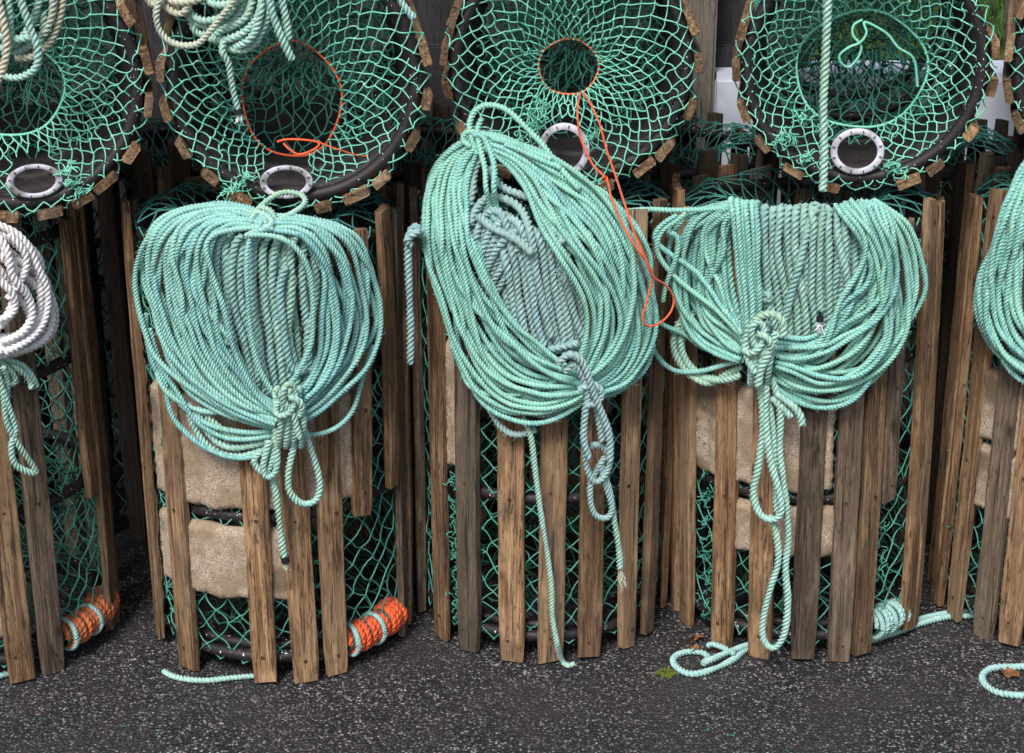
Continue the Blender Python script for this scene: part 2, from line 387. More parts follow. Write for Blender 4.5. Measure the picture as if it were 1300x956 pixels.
# ------------------------------------------------------------------ slats
_CS = np.array([[-.5, -.38], [-.44, -.5], [.44, -.5], [.5, -.38], [.5, .38], [.44, .5], [-.44, .5], [-.5, .38]])
def slat(parent, phi, R, w, z0, z1, th=.016, mat='wood', lean=0.0, nails=True, twist=0., dr=0.):
    nz = 15; Vs = []; mid = R-th/2+dr
    zz = np.linspace(z0, z1, nz); ca, cb = random.gauss(0, .10), random.gauss(0, .10)
    ew = np.cumsum(RNG.normal(0, .012, nz)); ew -= ew.mean()
    bow = random.gauss(0, .003)
    for q, z in enumerate(zz):
        t = q/(nz-1); ww = w*(1+ew[q]*.6); f = 1.0
        if q in (0, nz-1): f = random.uniform(.84, .95)
        cx = lean*(t-.5)
        for k, (a, b_) in enumerate(_CS):
            tx = a*ww*f+cx+RNG.normal(0, .0005); ty = b_*th*f+RNG.normal(0, .0004)+bow*sin(pi*t)
            tw = twist*(t-.5); tx2 = tx*cos(tw)-ty*sin(tw); ty2 = tx*sin(tw)+ty*cos(tw)
            r_ = mid-ty2
            zc = z+(ca*tx+RNG.normal(0, .0016) if q == 0 else cb*tx+RNG.normal(0, .0016) if q == nz-1 else 0)
            Vs.append([r_*sin(phi)+tx2*cos(phi), -r_*cos(phi)+tx2*sin(phi), zc])
    V = np.array(Vs); K = 8
    i = np.arange(nz-1)[:, None]*K; k = np.arange(K)[None]; k2 = (k+1) % K
    Q = np.stack([i+k, i+k2, i+K+k2, i+K+k], -1).reshape(-1, 4)
    caps = np.array([[7, 6, 5, 4, 3, 2, 1, 0], [(nz-1)*K+q for q in range(8)]])
    mi = [0]*(len(Q)+2); F2 = [Q, caps]; 
    if nails:
        tV = []; tF = []; o = len(V)
        for zn in (z0+.045, z0+(z1-z0)*.40, z0+(z1-z0)*.68, z1-.05):
            zn += random.gauss(0, .006); u = random.gauss(0, w*.10); rn = random.uniform(.0028, .0045)
            a = np.linspace(0, 2*pi, 8, endpoint=False); t = (zn-z0)/(z1-z0)
            for aa in a:
                tx = u+rn*cos(aa)+lean*(t-.5); r_ = mid+th/2+.0009-bow*sin(pi*t)
                tV.append([r_*sin(phi)+tx*cos(phi), -r_*cos(phi)+tx*sin(phi), zn+rn*sin(aa)])
            tF.append([o+q for q in range(8)]); o += 8
        V = np.vstack([V, tV]); F2.append(np.array(tF)); mi += [1]*len(tF)
    ob = mesh('slat', V, F2, [M[mat], M['nail']], parent, False, midx=mi)
    return ob
def slab(parent, ph0, ph1, z0, z1, R, th=.03, lobes=.078, seed=0):
    rg = random.Random(seed); nx = max(8, int((ph1-ph0)*R/.006)); nz = max(8, int((z1-z0)/.008))
    pa, pb = rg.random()*6, rg.random()*6
    ex = [rg.gauss(0, .0022) for _ in range(nz+1)]; ex2 = [rg.gauss(0, .0022) for _ in range(nz+1)]
    V = []
    for face in (0, 1):
        for j in range(nz+1):
            for i in range(nx+1):
                s, t = i/nx, j/nz
                a = ph0+(ph1-ph0)*s
                arc = a*R
                if s < .001: a += ex[j]/R
                if s > .999: a += ex2[j]/R
                lobe = abs(sin(pi*arc/lobes+pa))
                zz0 = z0-.006*lobe**.5+.0022*sin(arc*38+pb)+.0014*sin(arc*150)+rg.gauss(0, .0007); zz1 = z1+.002*sin(arc*60+pa)
                z = zz0+(zz1-zz0)*t
                edge = min(s, 1-s)*(ph1-ph0)*R; edge = min(edge, t*(z1-z0), (1-t)*(z1-z0))
                rd = .012*(1-min(1, edge/.010))**2
                r = R-.010+.007*lobe**.35-rd+rg.gauss(0, .0011)
                if face: r = R-th+rd*.5
                V.append([r*sin(a), -r*cos(a), z])
    V = np.array(V); W = nx+1; tot = W*(nz+1)
    i = np.arange(nx)[None]; j = np.arange(nz)[:, None]; a = (j*W+i).ravel()
    Qf = np.stack([a, a+1, a+W+1, a+W], 1); Qb = Qf[:, ::-1]+tot
    sd = []
    for i in range(nx): sd += [[i, i+tot, i+1+tot, i+1], [nz*W+i, nz*W+i+1, nz*W+i+1+tot, nz*W+i+tot]]
    for j in range(nz): sd += [[j*W, (j+1)*W, (j+1)*W+tot, j*W+tot], [j*W+nx, j*W+nx+tot, (j+1)*W+nx+tot, (j+1)*W+nx]]
    return mesh('concrete_slab', V, np.vstack([Qf, Qb, np.array(sd)]), M['concrete'], parent, True)

def hoop(parent, R, z, r=.011, mat='hoop', name='hoop', wob=.0015):
    P = circle(R, z, 72, wob=wob); V, Q = tube_geo(P, r, 10, closed=True)
    return mesh(name, V, Q, M[mat], parent, True)
def wrap(parent, R, z, ph0, ph1, core, rr, mat, name='rope_wrap', end=None, gaps=()):
    """rope bound round the end hoop"""
    n_turn = int((ph1-ph0)*R/(rr*1.75)); P = []; n = n_turn*14
    for q in range(n+1):
        t = q/n; a = 2*pi*n_turn*t; ph = ph0+(ph1-ph0)*t + .010*sin(t*23)
        rad = core+rr*.6+.0022*sin(t*9+1)+.0020*sin(t*31)+RNG.normal(0, .0004)
        rad *= (.72+.28*sin(pi*min(1, max(0, t*6))/2)) * (.72+.28*sin(pi*min(1, (1-t)*6)/2))
        P.append(cyl(ph+.35*rr/R*sin(a*.5), R+rad*cos(a), z+rad*sin(a)))
    o = ropes(name, [(np.array(P), rr)], M[mat], parent, pitch=rr*4.2, seg=6)
    for tt in (.06, .42):
        pc = ph0+(ph1-ph0)*tt; aa = np.linspace(0, 4*pi, 44)
        P2 = np.array([cyl(pc+(.020*a/(4*pi))+.010*sin(a), R+(core+rr*1.25)*cos(a), z+(core+rr*1.25)*sin(a)) for a in aa])
        ropes('tie', [(P2, .0046)], M['rope_blue'], o)
    cp = [cyl(ph0+(ph1-ph0)*q/16, R, z) for q in range(17)]
    V, Q = tube_geo(np.array(cp), core*.97, 10); mesh('padding', V, Q, M['net_blue'], o, True)
    return o

# ------------------------------------------------------------------ creels
R0 = .272; L0 = .92
def phi_px(px, v, xc, yc, R=R0):
    d = ray(px, v); o = CAM-np.array([xc, yc, 0])
    a = d[0]**2+d[1]**2; b = 2*(o[0]*d[0]+o[1]*d[1]); c = o[0]**2+o[1]**2-R*R; disc = b*b-4*a*c
    if disc < 0: return radians(86)*(1 if px > 650+F*xc/3.3 else -1)
    p = o+d*((-b-sqrt(disc))/(2*a)); return atan2(p[0], -p[1])
POT_G = 'slatted pots standing on end in the lower row'
def standing(xc, yc, slats, label, slabs=(), back=True, bumper=None, topnet=True, group=POT_G, full=True, n=30, seed=1, wb=None):
    random.seed(seed)
    t = thing('lobster_pot', label, 'lobster pot', (xc, yc, 0), group=group)
    for s in slats:
        px, v, w = s[0], s[1], s[2]; zb = s[3] if len(s) > 3 and s[3] is not None else random.uniform(.002, .012)
        zt = s[4] if len(s) > 4 else L0+random.uniform(-.02, .025)
        ph = phi_px(px, v, xc, yc) if v is not None else radians(px)
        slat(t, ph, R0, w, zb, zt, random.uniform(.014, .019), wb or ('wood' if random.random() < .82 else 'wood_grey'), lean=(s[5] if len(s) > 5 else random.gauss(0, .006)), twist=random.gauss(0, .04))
    if back:
        a = 95
        while a < 262:
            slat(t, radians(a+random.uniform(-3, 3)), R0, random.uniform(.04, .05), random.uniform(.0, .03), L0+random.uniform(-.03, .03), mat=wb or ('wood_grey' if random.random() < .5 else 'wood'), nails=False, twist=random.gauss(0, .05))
            a += random.uniform(14, 19)
    for z in (.05, .354, .62, .875): hoop(t, .240, z, .012)
    if full:
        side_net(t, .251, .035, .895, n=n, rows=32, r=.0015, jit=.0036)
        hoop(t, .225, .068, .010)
    else: side_net(t, .251, .035, .895, n=22, rows=20, r=.002, mat='net_dark')  # back-row twine coloured darker to stand for shade in the gaps
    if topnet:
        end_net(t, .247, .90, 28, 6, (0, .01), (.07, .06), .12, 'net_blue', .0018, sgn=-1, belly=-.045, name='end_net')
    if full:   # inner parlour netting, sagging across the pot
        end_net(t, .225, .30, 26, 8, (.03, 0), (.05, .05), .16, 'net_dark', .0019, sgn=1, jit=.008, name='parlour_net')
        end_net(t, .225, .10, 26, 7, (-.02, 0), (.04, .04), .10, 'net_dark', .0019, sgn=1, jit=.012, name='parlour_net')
    for (p0, v0, p1, v1, z0, z1) in slabs:
        slab(t, phi_px(p0, v0, xc, yc, .262), phi_px(p1, v1, xc, yc, .262), z0, z1, .268, seed=int(p0+z0*100))
    return t
S1 = [(-62, None, .05), (-42, None, .05), (-22, None, .05), (22, 800, .052), (66, 800, .050), (111, 500, .043, .33), (148, 480, .036, .36), (86, None, .035)]
S2 = [(-76, None, .035), (197, 780, .036, .02), (233, 780, .050, None, .875), (333, 800, .050, None, .87), (383, 800, .052, None, .87), (428, 790, .048, None, .88), (463, 560, .042, .33, .905), (498, 500, .036, .36, .93), (515, 700, .03), (528, 700, .03)]
S3 = [(-80, None, .03), (528, 700, .034), (556, 700, .046), (592, 750, .050), (647, 750, .053), (702, 750, .052), (752, 750, .050), (802, 700, .042), (829, 700, .036), (86, None, .03)]
S4 = [(-82, None, .03), (853, 650, .036), (874, 650, .044), (920, 700, .050, None, .88), (971, 700, .048, None, .87), (1032, 700, .050, None, .87, .010), (1079, 700, .047, None, .87, .006), (1108, 700, .040, None, .88, .004), (1143, 580, .040, .34, .905), (1162, 730, .034, .02), (1172, 720, .03)]
S5 = [(-84, None, .035), (1194, 650, .036), (1221, 650, .042), (1258, 680, .05), (1293, 680, .05), (10, None, .05), (28, None, .05), (48, None, .05), (68, None, .045), (84, None, .04)]
C1 = (-1.105, .205); C2 = (-.482, .235); C3 = (.064, .318); C4 = (.617, .322); C5 = (1.185, .33)
p1 = standing(*C1, S1, 'lobster pot at the left edge with rusty orange rope bound on its foot', [(-60, 700, 12, 700, .11, .52), (40, 620, 62, 620, .20, .53)], seed=3)
wrap(p1, .243, .058, phi_px(84, 800, *C1, .262), phi_px(150, 780, *C1, .262)+radians(12), .023, .0072, 'rope_rust')
p2 = standing(*C2, S2, 'lobster pot with bright orange rope round its foot and two broad concrete slabs', [(198, 600, 450, 560, .375, .60), (205, 700, 372, 700, .185, .335)], seed=4)
wrap(p2, .243, .058, phi_px(443, 810, *C2, .262), phi_px(508, 800, *C2, .262)+radians(6), .023, .0074, 'rope_orange')
p3 = standing(*C3, S3, 'lobster pot in the middle of the lower row with evenly spaced slats', [(562, 500, 586, 500, .40, .66)], seed=5)
p4 = standing(*C4, S4, 'lobster pot with pale blue rope round its foot, under the widest coil', [(890, 560, 1070, 560, .378, .58), (935, 690, 1072, 690, .235, .340)], seed=6)
p4.rotation_euler = (0, radians(-1.7), 0)
wrap(p4, .243, .055, phi_px(1114, 790, *C4, .262), phi_px(1148, 775, *C4, .262)+radians(4), .022, .0062, 'rope_blue')
p5 = standing(*C5, S5, 'lobster pot at the right edge with narrow concrete strips between closely set slats', [(1232, 600, 1385, 600, .43, .58), (1234, 640, 1385, 640, .28, .415)], seed=7)
# second row behind, seen through the gaps and over the tops
SB = [(a, None, .045) for a in range(-90, 91, 18)]
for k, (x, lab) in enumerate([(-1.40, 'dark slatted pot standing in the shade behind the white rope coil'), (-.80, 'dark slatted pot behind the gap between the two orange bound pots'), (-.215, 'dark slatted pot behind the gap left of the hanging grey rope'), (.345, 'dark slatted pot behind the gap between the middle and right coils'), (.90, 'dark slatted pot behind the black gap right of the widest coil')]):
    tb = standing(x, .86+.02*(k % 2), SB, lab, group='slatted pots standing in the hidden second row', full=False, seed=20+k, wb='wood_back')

# ---- lying pots of the upper row
UPG = 'pots lying on their side in the upper row'
RU = .248
def lying(cx, yf, blocks, label, n, rows, tc, tr, depth, throat, zc=None, vent=None, cut=(), seed=1, mat='net_front', extra_angles=(), slabdark=True, farnet=True, vent_tilt=(0, 0)):
    random.seed(seed)
    zc = zc or .925+RU+.004
    c = on_y(cx, 80, yf); X = c[0]
    t = thing('lobster_pot', label, 'lobster pot', (X, yf, zc), (radians(-90), 0, -.78*atan2(X, yf+D)), group=UPG)
    cp = None
    # pixel of the centre
    rel = np.array([X, yf, zc])-CAM; dd = rel@FW; pcx = 650+F*rel[0]/dd; pcy = 478-F*(rel@UP)/dd
    used = []
    for bl in blocks:
        ph = atan2(bl[0]-pcx, -(bl[1]-pcy)); w = (bl[2] if len(bl) > 2 else .046)*random.uniform(.78, 1.12)
        dr = bl[3] if len(bl) > 3 else 0
        used.append(ph); slat(t, ph, RU, w, -.028+random.uniform(-.008, .008), L0, random.uniform(.015, .019), 'wood', dr=dr, nails=False, twist=random.gauss(0, .06))
    for a in range(-180, 180, 19):
        a = radians(a)
        if min([abs((a-u+pi) % (2*pi)-pi) for u in used]+[9]) > radians(15):
            used.append(a); slat(t, a, RU, .046, -.025+random.uniform(-.008, .008), L0, mat='wood', nails=False)
    for z, r in ((.0, .0125), (.030, .0115), (.062, .0105), (.31, .011), (.60, .011), (.86, .012)):
        hoop(t, .219 if z < .2 else .216, z, r)
    # black rubber lining strips behind the rim
    for a0, a1, rr in ((120, 240, .205), (60, 112, .207), (248, 300, .207)):
        aa = np.radians(np.linspace(a0, a1, 30)); V = []
        for z in (.005, .15):
            for r_ in (rr, rr+.006):
                V += [cyl(a, r_-.02*(z > .1), z) for a in aa]
        V = np.array(V); k = 30; Q = []
        for i in range(k-1):
            Q += [[i, i+1, 2*k+i+1, 2*k+i], [k+i, 3*k+i, 3*k+i+1, k+i+1], [i, k+i, k+i+1, i+1], [2*k+i, 2*k+i+1, 3*k+i+1, 3*k+i]]
        mesh('rubber_lining', V, np.array(Q), M['rubber'], t, True)
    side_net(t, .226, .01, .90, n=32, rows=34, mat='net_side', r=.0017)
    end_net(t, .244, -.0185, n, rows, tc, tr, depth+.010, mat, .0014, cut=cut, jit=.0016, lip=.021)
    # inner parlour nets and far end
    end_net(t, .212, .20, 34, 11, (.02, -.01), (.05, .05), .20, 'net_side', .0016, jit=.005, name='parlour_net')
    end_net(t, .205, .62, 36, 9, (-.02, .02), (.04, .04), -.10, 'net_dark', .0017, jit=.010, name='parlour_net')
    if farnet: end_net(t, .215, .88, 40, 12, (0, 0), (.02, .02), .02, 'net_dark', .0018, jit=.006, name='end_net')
    # concrete base seen inside, below
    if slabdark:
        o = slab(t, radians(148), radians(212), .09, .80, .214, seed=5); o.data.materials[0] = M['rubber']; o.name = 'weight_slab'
    if throat:
        a = np.linspace(0, 2*pi, 90); jt = 1+.02*np.sin(5*a+1)
        P = np.stack([tc[0]+tr[0]*np.sin(a)*jt, tc[1]-tr[1]*np.cos(a)*jt, np.full(90, -.006+depth-.001)], 1)
        V, Q = tube_geo(P, .0022 if throat == 'orange' else .0026, 7)
        at = np.zeros((len(V), 3)); at[:, 2] = np.repeat(np.arange(90)*.01, 7)
        mesh('throat_ring', V, Q, M['orange'] if throat == 'orange' else M['net_front'], t, True, at)
    if vent:
        vx, vy, rx, ry = vent; n_ = 64; a = np.linspace(0, 2*pi, n_, endpoint=False); V = []
        for (f, zz) in ((1, -.0045), (1, .0), (.74, .0), (.74, -.0045), (.97, -.0058), (.77, -.0058)):
            V += [[vx+rx*f*sin(q), vy-ry*f*cos(q), zz-.014+vent_tilt[0]*sin(q)*f-vent_tilt[1]*cos(q)*f] for q in a]
        V = np.array(V); Q = []
        for (u, v_) in ((0, 1), (1, 2), (2, 3), (3, 5), (5, 4), (4, 0)):
            for i in range(n_):
                j = (i+1) % n_; Q.append([u*n_+i, u*n_+j, v_*n_+j, v_*n_+i])
        vo = mesh('escape_vent', V, np.array(Q), M['white'], t, True)
        items = []
        for q in np.linspace(0, 2*pi, 12, endpoint=False)+.2:
            m1 = np.array([vx+rx*.84*sin(q), vy-ry*.84*cos(q), -.0215+vent_tilt[0]*sin(q)-vent_tilt[1]*cos(q)])
            m2 = m1+np.array([rx*.10*sin(q), -ry*.10*cos(q), .0])
            items.append((np.array([m1, (m1+m2)/2-np.array([0, 0, .001]), m2]), .0010))
        tubes('stitching', items, M['thread'], vo, 6)
    return t, X, zc
def loc2(cx, yf, px, py):
    """pixel -> local xy of a lying pot's end plane"""
    p = on_y(px, py, yf); X = on_y(cx, 80, yf)[0]; return (p[0]-X, -(p[2]-(.925+RU+.004)))
def ragged(parent, pts, mat, n=14, rad=.014, r=.0012, name='frayed_twine'):
    items = []
    for p in pts:
        for _ in range(n):
            c = np.array(p)+RNG.normal(0, rad*.5, 3)*np.array([1, .5, 1]); q = [c]
            d = RNG.normal(0, 1, 3)
            for _k in range(4): d = d*.4+RNG.normal(0, 1, 3); q.append(q[-1]+d/np.linalg.norm(d)*rad*.7)
            items.append((catmull(np.array(q), 4), r))
    o = tubes(name, items, M[mat], parent, 4); o['kind'] = 'stuff'; return o
def flank(p, xc, yc, px, v, z0, z1, n, seed):
    random.seed(seed); ph = phi_px(px, v, xc, yc, .262)
    ragged(p, [cyl(ph+random.gauss(0, .02), .252, z0+(z1-z0)*k/(n-1)+random.gauss(0, .006)) for k in range(n)], 'net_side', 5, .010, .0013)
flank(p2, *C2, 216, 760, .10, .34, 8, 1); flank(p2, *C2, 213, 600, .42, .56, 3, 2)
flank(p3, *C3, 575, 700, .06, .38, 12, 3); flank(p4, *C4, 896, 700, .04, .56, 15, 4); flank(p4, *C4, 1130, 700, .18, .34, 4, 5)
flank(p5, *C5, 1208, 600, .2, .62, 12, 6); flank(p1, *C1, 132, 700, .18, .34, 5, 7)
YA, YB, YC, YD, YE = .05, .10, .245, .25, .26
ppm = lambda yf: F/((D+yf)*cos(PITCH)+.52*sin(PITCH))
def mk(cx, yf, thr, tr_px, ven, ven_px, **kw):
    s = ppm(yf); tc = loc2(cx, yf, *thr); sc = kw.pop('persp', 1.0)
    tr = (tr_px[0]/s*sc, tr_px[1]/s*sc)
    vent = (*loc2(cx, yf, *ven), ven_px[0]/s, ven_px[1]/s) if ven else None
    cut = [(vent[0], vent[1], max(vent[2], vent[3])*.9)] if vent else []
    return lying(cx, yf, tc=tc, tr=tr, vent=vent, cut=cut, **kw)
potA = mk(12, YA, (5, 122), (74, 64), (44, 228), (35, 22), blocks=[(150, 30, .05, .0), (178, 82), (182, 140), (163, 205), (128, 248, .05), (95, 270), (48, 280, .045), (-10, 288), (-80, 262)],
          label='pot lying on its side at the left edge with a tilted white vent ring', n=40, rows=10, depth=.10, throat='green', seed=11, vent_tilt=(.006, 0))
potB = mk(374, YB, (369, 140), (65, 76), (364, 228), (34, 22), blocks=[(200, 85, .04), (202, 137, .044), (220, 190), (250, 234), (292, 262), (538, 70, .058), (540, 128, .044), (523, 182, .045), (484, 236, .052), (450, 258, .048), (405, 274, .042)],
          label='pot lying on its side under the cream rope tangle, with a wide orange throat ring', n=40, rows=10, depth=.11, throat='orange', seed=12)
potC = mk(725, YC, (722, 92), (39, 36), (716, 188), (33, 35), blocks=[(562, 15, .05), (545, 70, .04), (546, 118, .042), (581, 172, .04), (892, 20, .05), (893, 78, .046), (880, 138, .046), (851, 192, .045), (826, 218, .045), (770, 243), (700, 248), (630, 228)],
          label='pot lying on its side with a small orange throat ring trailing long orange cord', n=38, rows=12, depth=.07, throat='orange', seed=13)
potD = mk(1097, YD, (1095, 98), (84, 76), (1088, 190), (34, 30), blocks=[(936, 42, .042), (929, 92, .046), (939, 148, .046), (966, 195, .046), (1012, 228, .046), (1062, 246, .04), (1165, 232, .05), (1196, 210, .046), (1240, 165, .044), (1262, 105, .046), (1266, 55, .046)],
          label='pot lying on its side behind the thick hanging rope, showing grass through it', n=40, rows=10, depth=.09, throat='green', seed=14, slabdark=False)
potE = mk(1445, YE, (1445, 85), (60, 60), None, None, blocks=[(1283, 65, .046), (1276, 125, .046), (1290, 172, .045), (1320, 205, .045)],
          label='pot lying on its side at the right edge, mostly out of view', n=40, rows=10, depth=.10, throat='green', seed=15)

def face_rag(pot, cx, yf, lst, n=12, rad=.010):
    t, X, zc = pot; dx = [(*loc2(cx, yf, a, b_), -.020) for a, b_ in lst]; ragged(t, dx, 'net_front', n, rad, .0014)
face_rag(potB, 374, YB, [(292, 240), (298, 236), (312, 222)]); face_rag(potA, 12, YA, [(82, 214), (92, 232), (98, 246)])
face_rag(potC, 725, YC, [(690, 124), (684, 134), (678, 146), (672, 158), (668, 168), (760, 225), (752, 170)], 8, .014)
face_rag(potD, 1097, YD, [(990, 180), (1002, 172), (1024, 200), (1130, 205), (1138, 214), (1018, 150)])
# ------------------------------------------------------------------ coils
def pairs(P, h):
    c = np.floor((P-P.min(0))/h).astype(np.int64)+1; m = c.max(0)+3
    key = c[:, 0]+c[:, 1]*m[0]+c[:, 2]*m[0]*m[1]; order = np.argsort(key, kind='stable'); sk = key[order]
    I, J = [], []
    ar = np.arange(len(P))
    for dx in (-1, 0, 1):
        for dy in (-1, 0, 1):
            for dz in (-1, 0, 1):
                nk = key+dx+dy*m[0]+dz*m[0]*m[1]
                lo = np.searchsorted(sk, nk, 'left'); hi = np.searchsorted(sk, nk, 'right'); cnt = hi-lo
                if cnt.sum() == 0: continue
                i = np.repeat(ar, cnt); off = np.arange(cnt.sum())-np.repeat(np.cumsum(cnt)-cnt, cnt)
                j = order[np.repeat(lo, cnt)+off]; k = i < j; I.append(i[k]); J.append(j[k])
    return np.concatenate(I), np.concatenate(J)
def relax(paths, rad, cylc, iters=16, W=(.45, 1.0, .35), ztop=.925):
    paths = [resample(p, .008) for p in paths]
    ids = np.concatenate([np.full(len(p), k) for k, p in enumerate(paths)])
    idx = np.concatenate([np.arange(len(p)) for p in paths]); R = np.concatenate([np.full(len(p), rad[k]) for k, p in enumerate(paths)])
    P = np.vstack(paths); W = np.array(W); st = np.cumsum([0]+[len(p) for p in paths]); P0 = P.copy()
    h = 2*max(rad)
    for it in range(iters):
        I, J = pairs(P, h)
        ok = (ids[I] != ids[J]) | (np.abs(idx[I]-idx[J]) > 8); I, J = I[ok], J[ok]
        d = P[J]-P[I]; L = np.linalg.norm(d, axis=1)+1e-9; ov = (R[I]+R[J])*.93-L; k = ov > 0
        I, J, d, L, ov = I[k], J[k], d[k], L[k], ov[k]
        dv = d/L[:, None]*ov[:, None]*.5*W
        S = np.zeros_like(P); cn = np.ones(len(P))
        np.add.at(S, J, dv); np.add.at(S, I, -dv); np.add.at(cn, J, 1); np.add.at(cn, I, 1)
        P += S/np.sqrt(cn)[:, None]*1.1
        # pull gently back to the designed course
        P[:, 0] += (P0[:, 0]-P[:, 0])*.04; P[:, 2] += (P0[:, 2]-P[:, 2])*.04; P[:, 1] += .0006
        # keep outside the pot
        dx = P[:, 0]-cylc[0]; dy = P[:, 1]-cylc[1]; rr = np.sqrt(dx*dx+dy*dy); lim = R0+R+.002
        ins = (rr < lim) & (P[:, 2] < ztop) & (dy < 0)
        P[ins, 1] = np.minimum(P[ins, 1], cylc[1]-np.sqrt(np.maximum(lim[ins]**2-dx[ins]**2, .0)))
        pass
        for q in range(len(paths)):
            a, b = st[q], st[q+1]; P[a+1:b-1] += .22*(.5*(P[a:b-2]+P[a+2:b])-P[a+1:b-1])
    return [P[st[q]:st[q+1]] for q in range(len(paths))]
class Surf:
    def __init__(s, c, k=4.0, z0=.90, curv=.7): s.xc, s.yc, s.k, s.z0, s.curv = c[0], c[1], k, z0, curv; s.yf = c[1]-R0-.008
    def __call__(s, px, py, off=.0):
        x = on_y(px, py, s.yf)[0]; d = ray(px, py); t = -d[2]/d[1]
        for _ in range(3):
            dx = min(abs(x-s.xc), .93*R0); ys = s.yf+s.curv*(R0-sqrt(R0*R0-dx*dx))-off
            z = H-(D+ys)*t
            y = ys+s.k*(z-s.z0)/(1+s.k*t) if z > s.z0 else ys
            x = (y+D)*d[0]/d[1]
        return np.array([x, y, H-(D+y)*t])
    def path(s, pts, off=0.): return catmull(np.array([s(p[0], p[1], off+(p[2] if len(p) > 2 else 0)) for p in pts]), 10)
def sheaf(S, A, B, n, off0, r, jit=2.0, offfn=None, cross=.75, loose=.02):
    """n strands running between the traced courses A (outer) and B (inner), in pixels"""
    A = resample(catmull(np.array([a[:2] for a in A], float), 8), n=26); B = resample(catmull(np.array([b[:2] for b in B], float), 8), n=26)
    out = []; t = np.linspace(0, 1, 26)
    for i in range(n):
        s = (i+.5)/n+random.gauss(0, .12/n)
        # strands wander across each other
        f1, f2 = random.uniform(.5, 1.6), random.random()*6.28
        w = s+(cross/n)*3*np.sin(f1*2*pi*t+f2)*np.sin(pi*t)*random.uniform(.2, 1)
        w = np.clip(w, -.03, 1.03)
        Q = A*(1-w)[:, None]+B*w[:, None]
        ph = random.random()*6.28; Q = Q+np.stack([np.sin(5*t+ph), np.cos(4*t+ph)], 1)*jit*np.sin(pi*t)[:, None]
        off = off0+(offfn(s) if offfn else 0)+random.gauss(0, .25)*r
        out.append(catmull(np.array([S(q[0], q[1], off+.002*sin(7*tt+ph)) for q, tt in zip(Q, t)]), 3))
    return out
def build_coil(name, label, cat, S, cylc, groups, parts, group=None, iters=16):
    """groups: list of (part name, mat, [(path, r)...]) relaxed together; parts: fixed extras"""
    t = thing(name, label, cat, (cylc[0], cylc[1]-R0-.03, .5), group=group)
    inv = np.array([cylc[0], cylc[1]-R0-.03, .5])
    allp = [p for g in groups for p, r in g[2]]; allr = [r for g in groups for p, r in g[2]]
    res = relax(allp, allr, cylc, iters); k = 0
    for nm, mat, lst in groups:
        it = []
        for p, r in lst:
            q = smooth(res[k], 2); m_ = max(4, int(len(q)*.008/.035)); tq = np.linspace(0, 1, len(q)); tk = np.linspace(0, 1, m_)
            kn = np.stack([np.interp(tq, tk, RNG.normal(0, .0010, m_)) for _ in range(3)], 1)
            it.append((smooth(q+kn, 2)-inv, r)); k += 1
        ropes(nm, it, M[mat], t)
    for nm, mat, lst in parts:
        ropes(nm, [(np.asarray(p)-inv, r) for p, r in lst], M[mat], t)
    fz = []
    for gi, (nm, mat, lst) in enumerate(groups):
        pass
    V = []; k = 0; A_, B_ = [], []
    for nm, mat, lst in groups:
        dens = 120 if nm in ('inner_turns', 'under_turns') else 60
        for p, r in lst:
            q = res[k]; k += 1
            for _ in range(int(dens*len(q)*.008)):
                i0 = random.randrange(1, len(q)-2); tg = q[i0+1]-q[i0]; tg = tg/(np.linalg.norm(tg)+1e-9)
                n_ = RNG.normal(0, 1, 3); n_[1] = -abs(n_[1]); n_ -= tg*n_.dot(tg); n_ /= np.linalg.norm(n_)+1e-9
                a = q[i0]+n_*r*.85; b_ = a+n_*random.uniform(.002, .005)+tg*random.uniform(-.008, .008); A_.append(a-inv); B_.append(b_-inv)
    if A_:
        A_ = np.array(A_); V, Q = net_geo(A_, np.array(B_), .00036, RNG.normal(0, .0012, A_.shape), 3)
        at = np.zeros((len(V), 3)); at[:, 2] = np.arange(len(V))*.003
        o = mesh('loose_fibres', V, Q, M['rope_mid'], t, True, at); o['kind'] = 'stuff'
    return t, inv
def whip(parent, inv, P, r, name='whipping'):
    V, Q = tube_geo(np.asarray(P)-inv, r, 10); return mesh(name, V, Q, M['thread'], parent, True)
def fray(parent, inv, p, d, n=26, L=.028, mat='rope_cream', spread=.35, r=.0007, name='frayed_end'):
    items = []
    d = np.array(d, float)/np.linalg.norm(d)
    for _ in range(n):
        v = d+RNG.normal(0, spread, 3)*.6; l = L*random.uniform(.5, 1.1); q = np.array(p)-inv+RNG.normal(0, .0022, 3)
        items.append((catmull(np.array([q, q+v*l*.5+RNG.normal(0, .0012, 3), q+v*l+RNG.normal(0, .003, 3)]), 3), r))
    return tubes(name, items, M[mat], parent, 4)
RN = .0055; RO = .0084
CG = 'rope coils hung on the pots'
random.seed(101)
def helixwrap(S, x0, x1, cy, h, off0, d, turns, r, slant=0):
    a = np.linspace(.3, 2*pi*turns, int(turns*14)); t = a/a[-1]
    return (np.array([S(x0+(x1-x0)*tt+slant*sin(aa), cy-h/2*sin(aa)*(1+.06*sin(3*aa)), off0+d*cos(aa)) for aa, tt in zip(a, t)]), r)
def trefoil(S, cx, cy, sx, sy, off0, r, amp=.008):
    a = np.linspace(0, 2*pi*.97, 40)
    return (np.array([S(cx+sx*(sin(t)+2*sin(2*t))/3, cy+sy*(cos(t)-2*cos(2*t))/3, off0+amp*sin(3*t)) for t in a]), r)
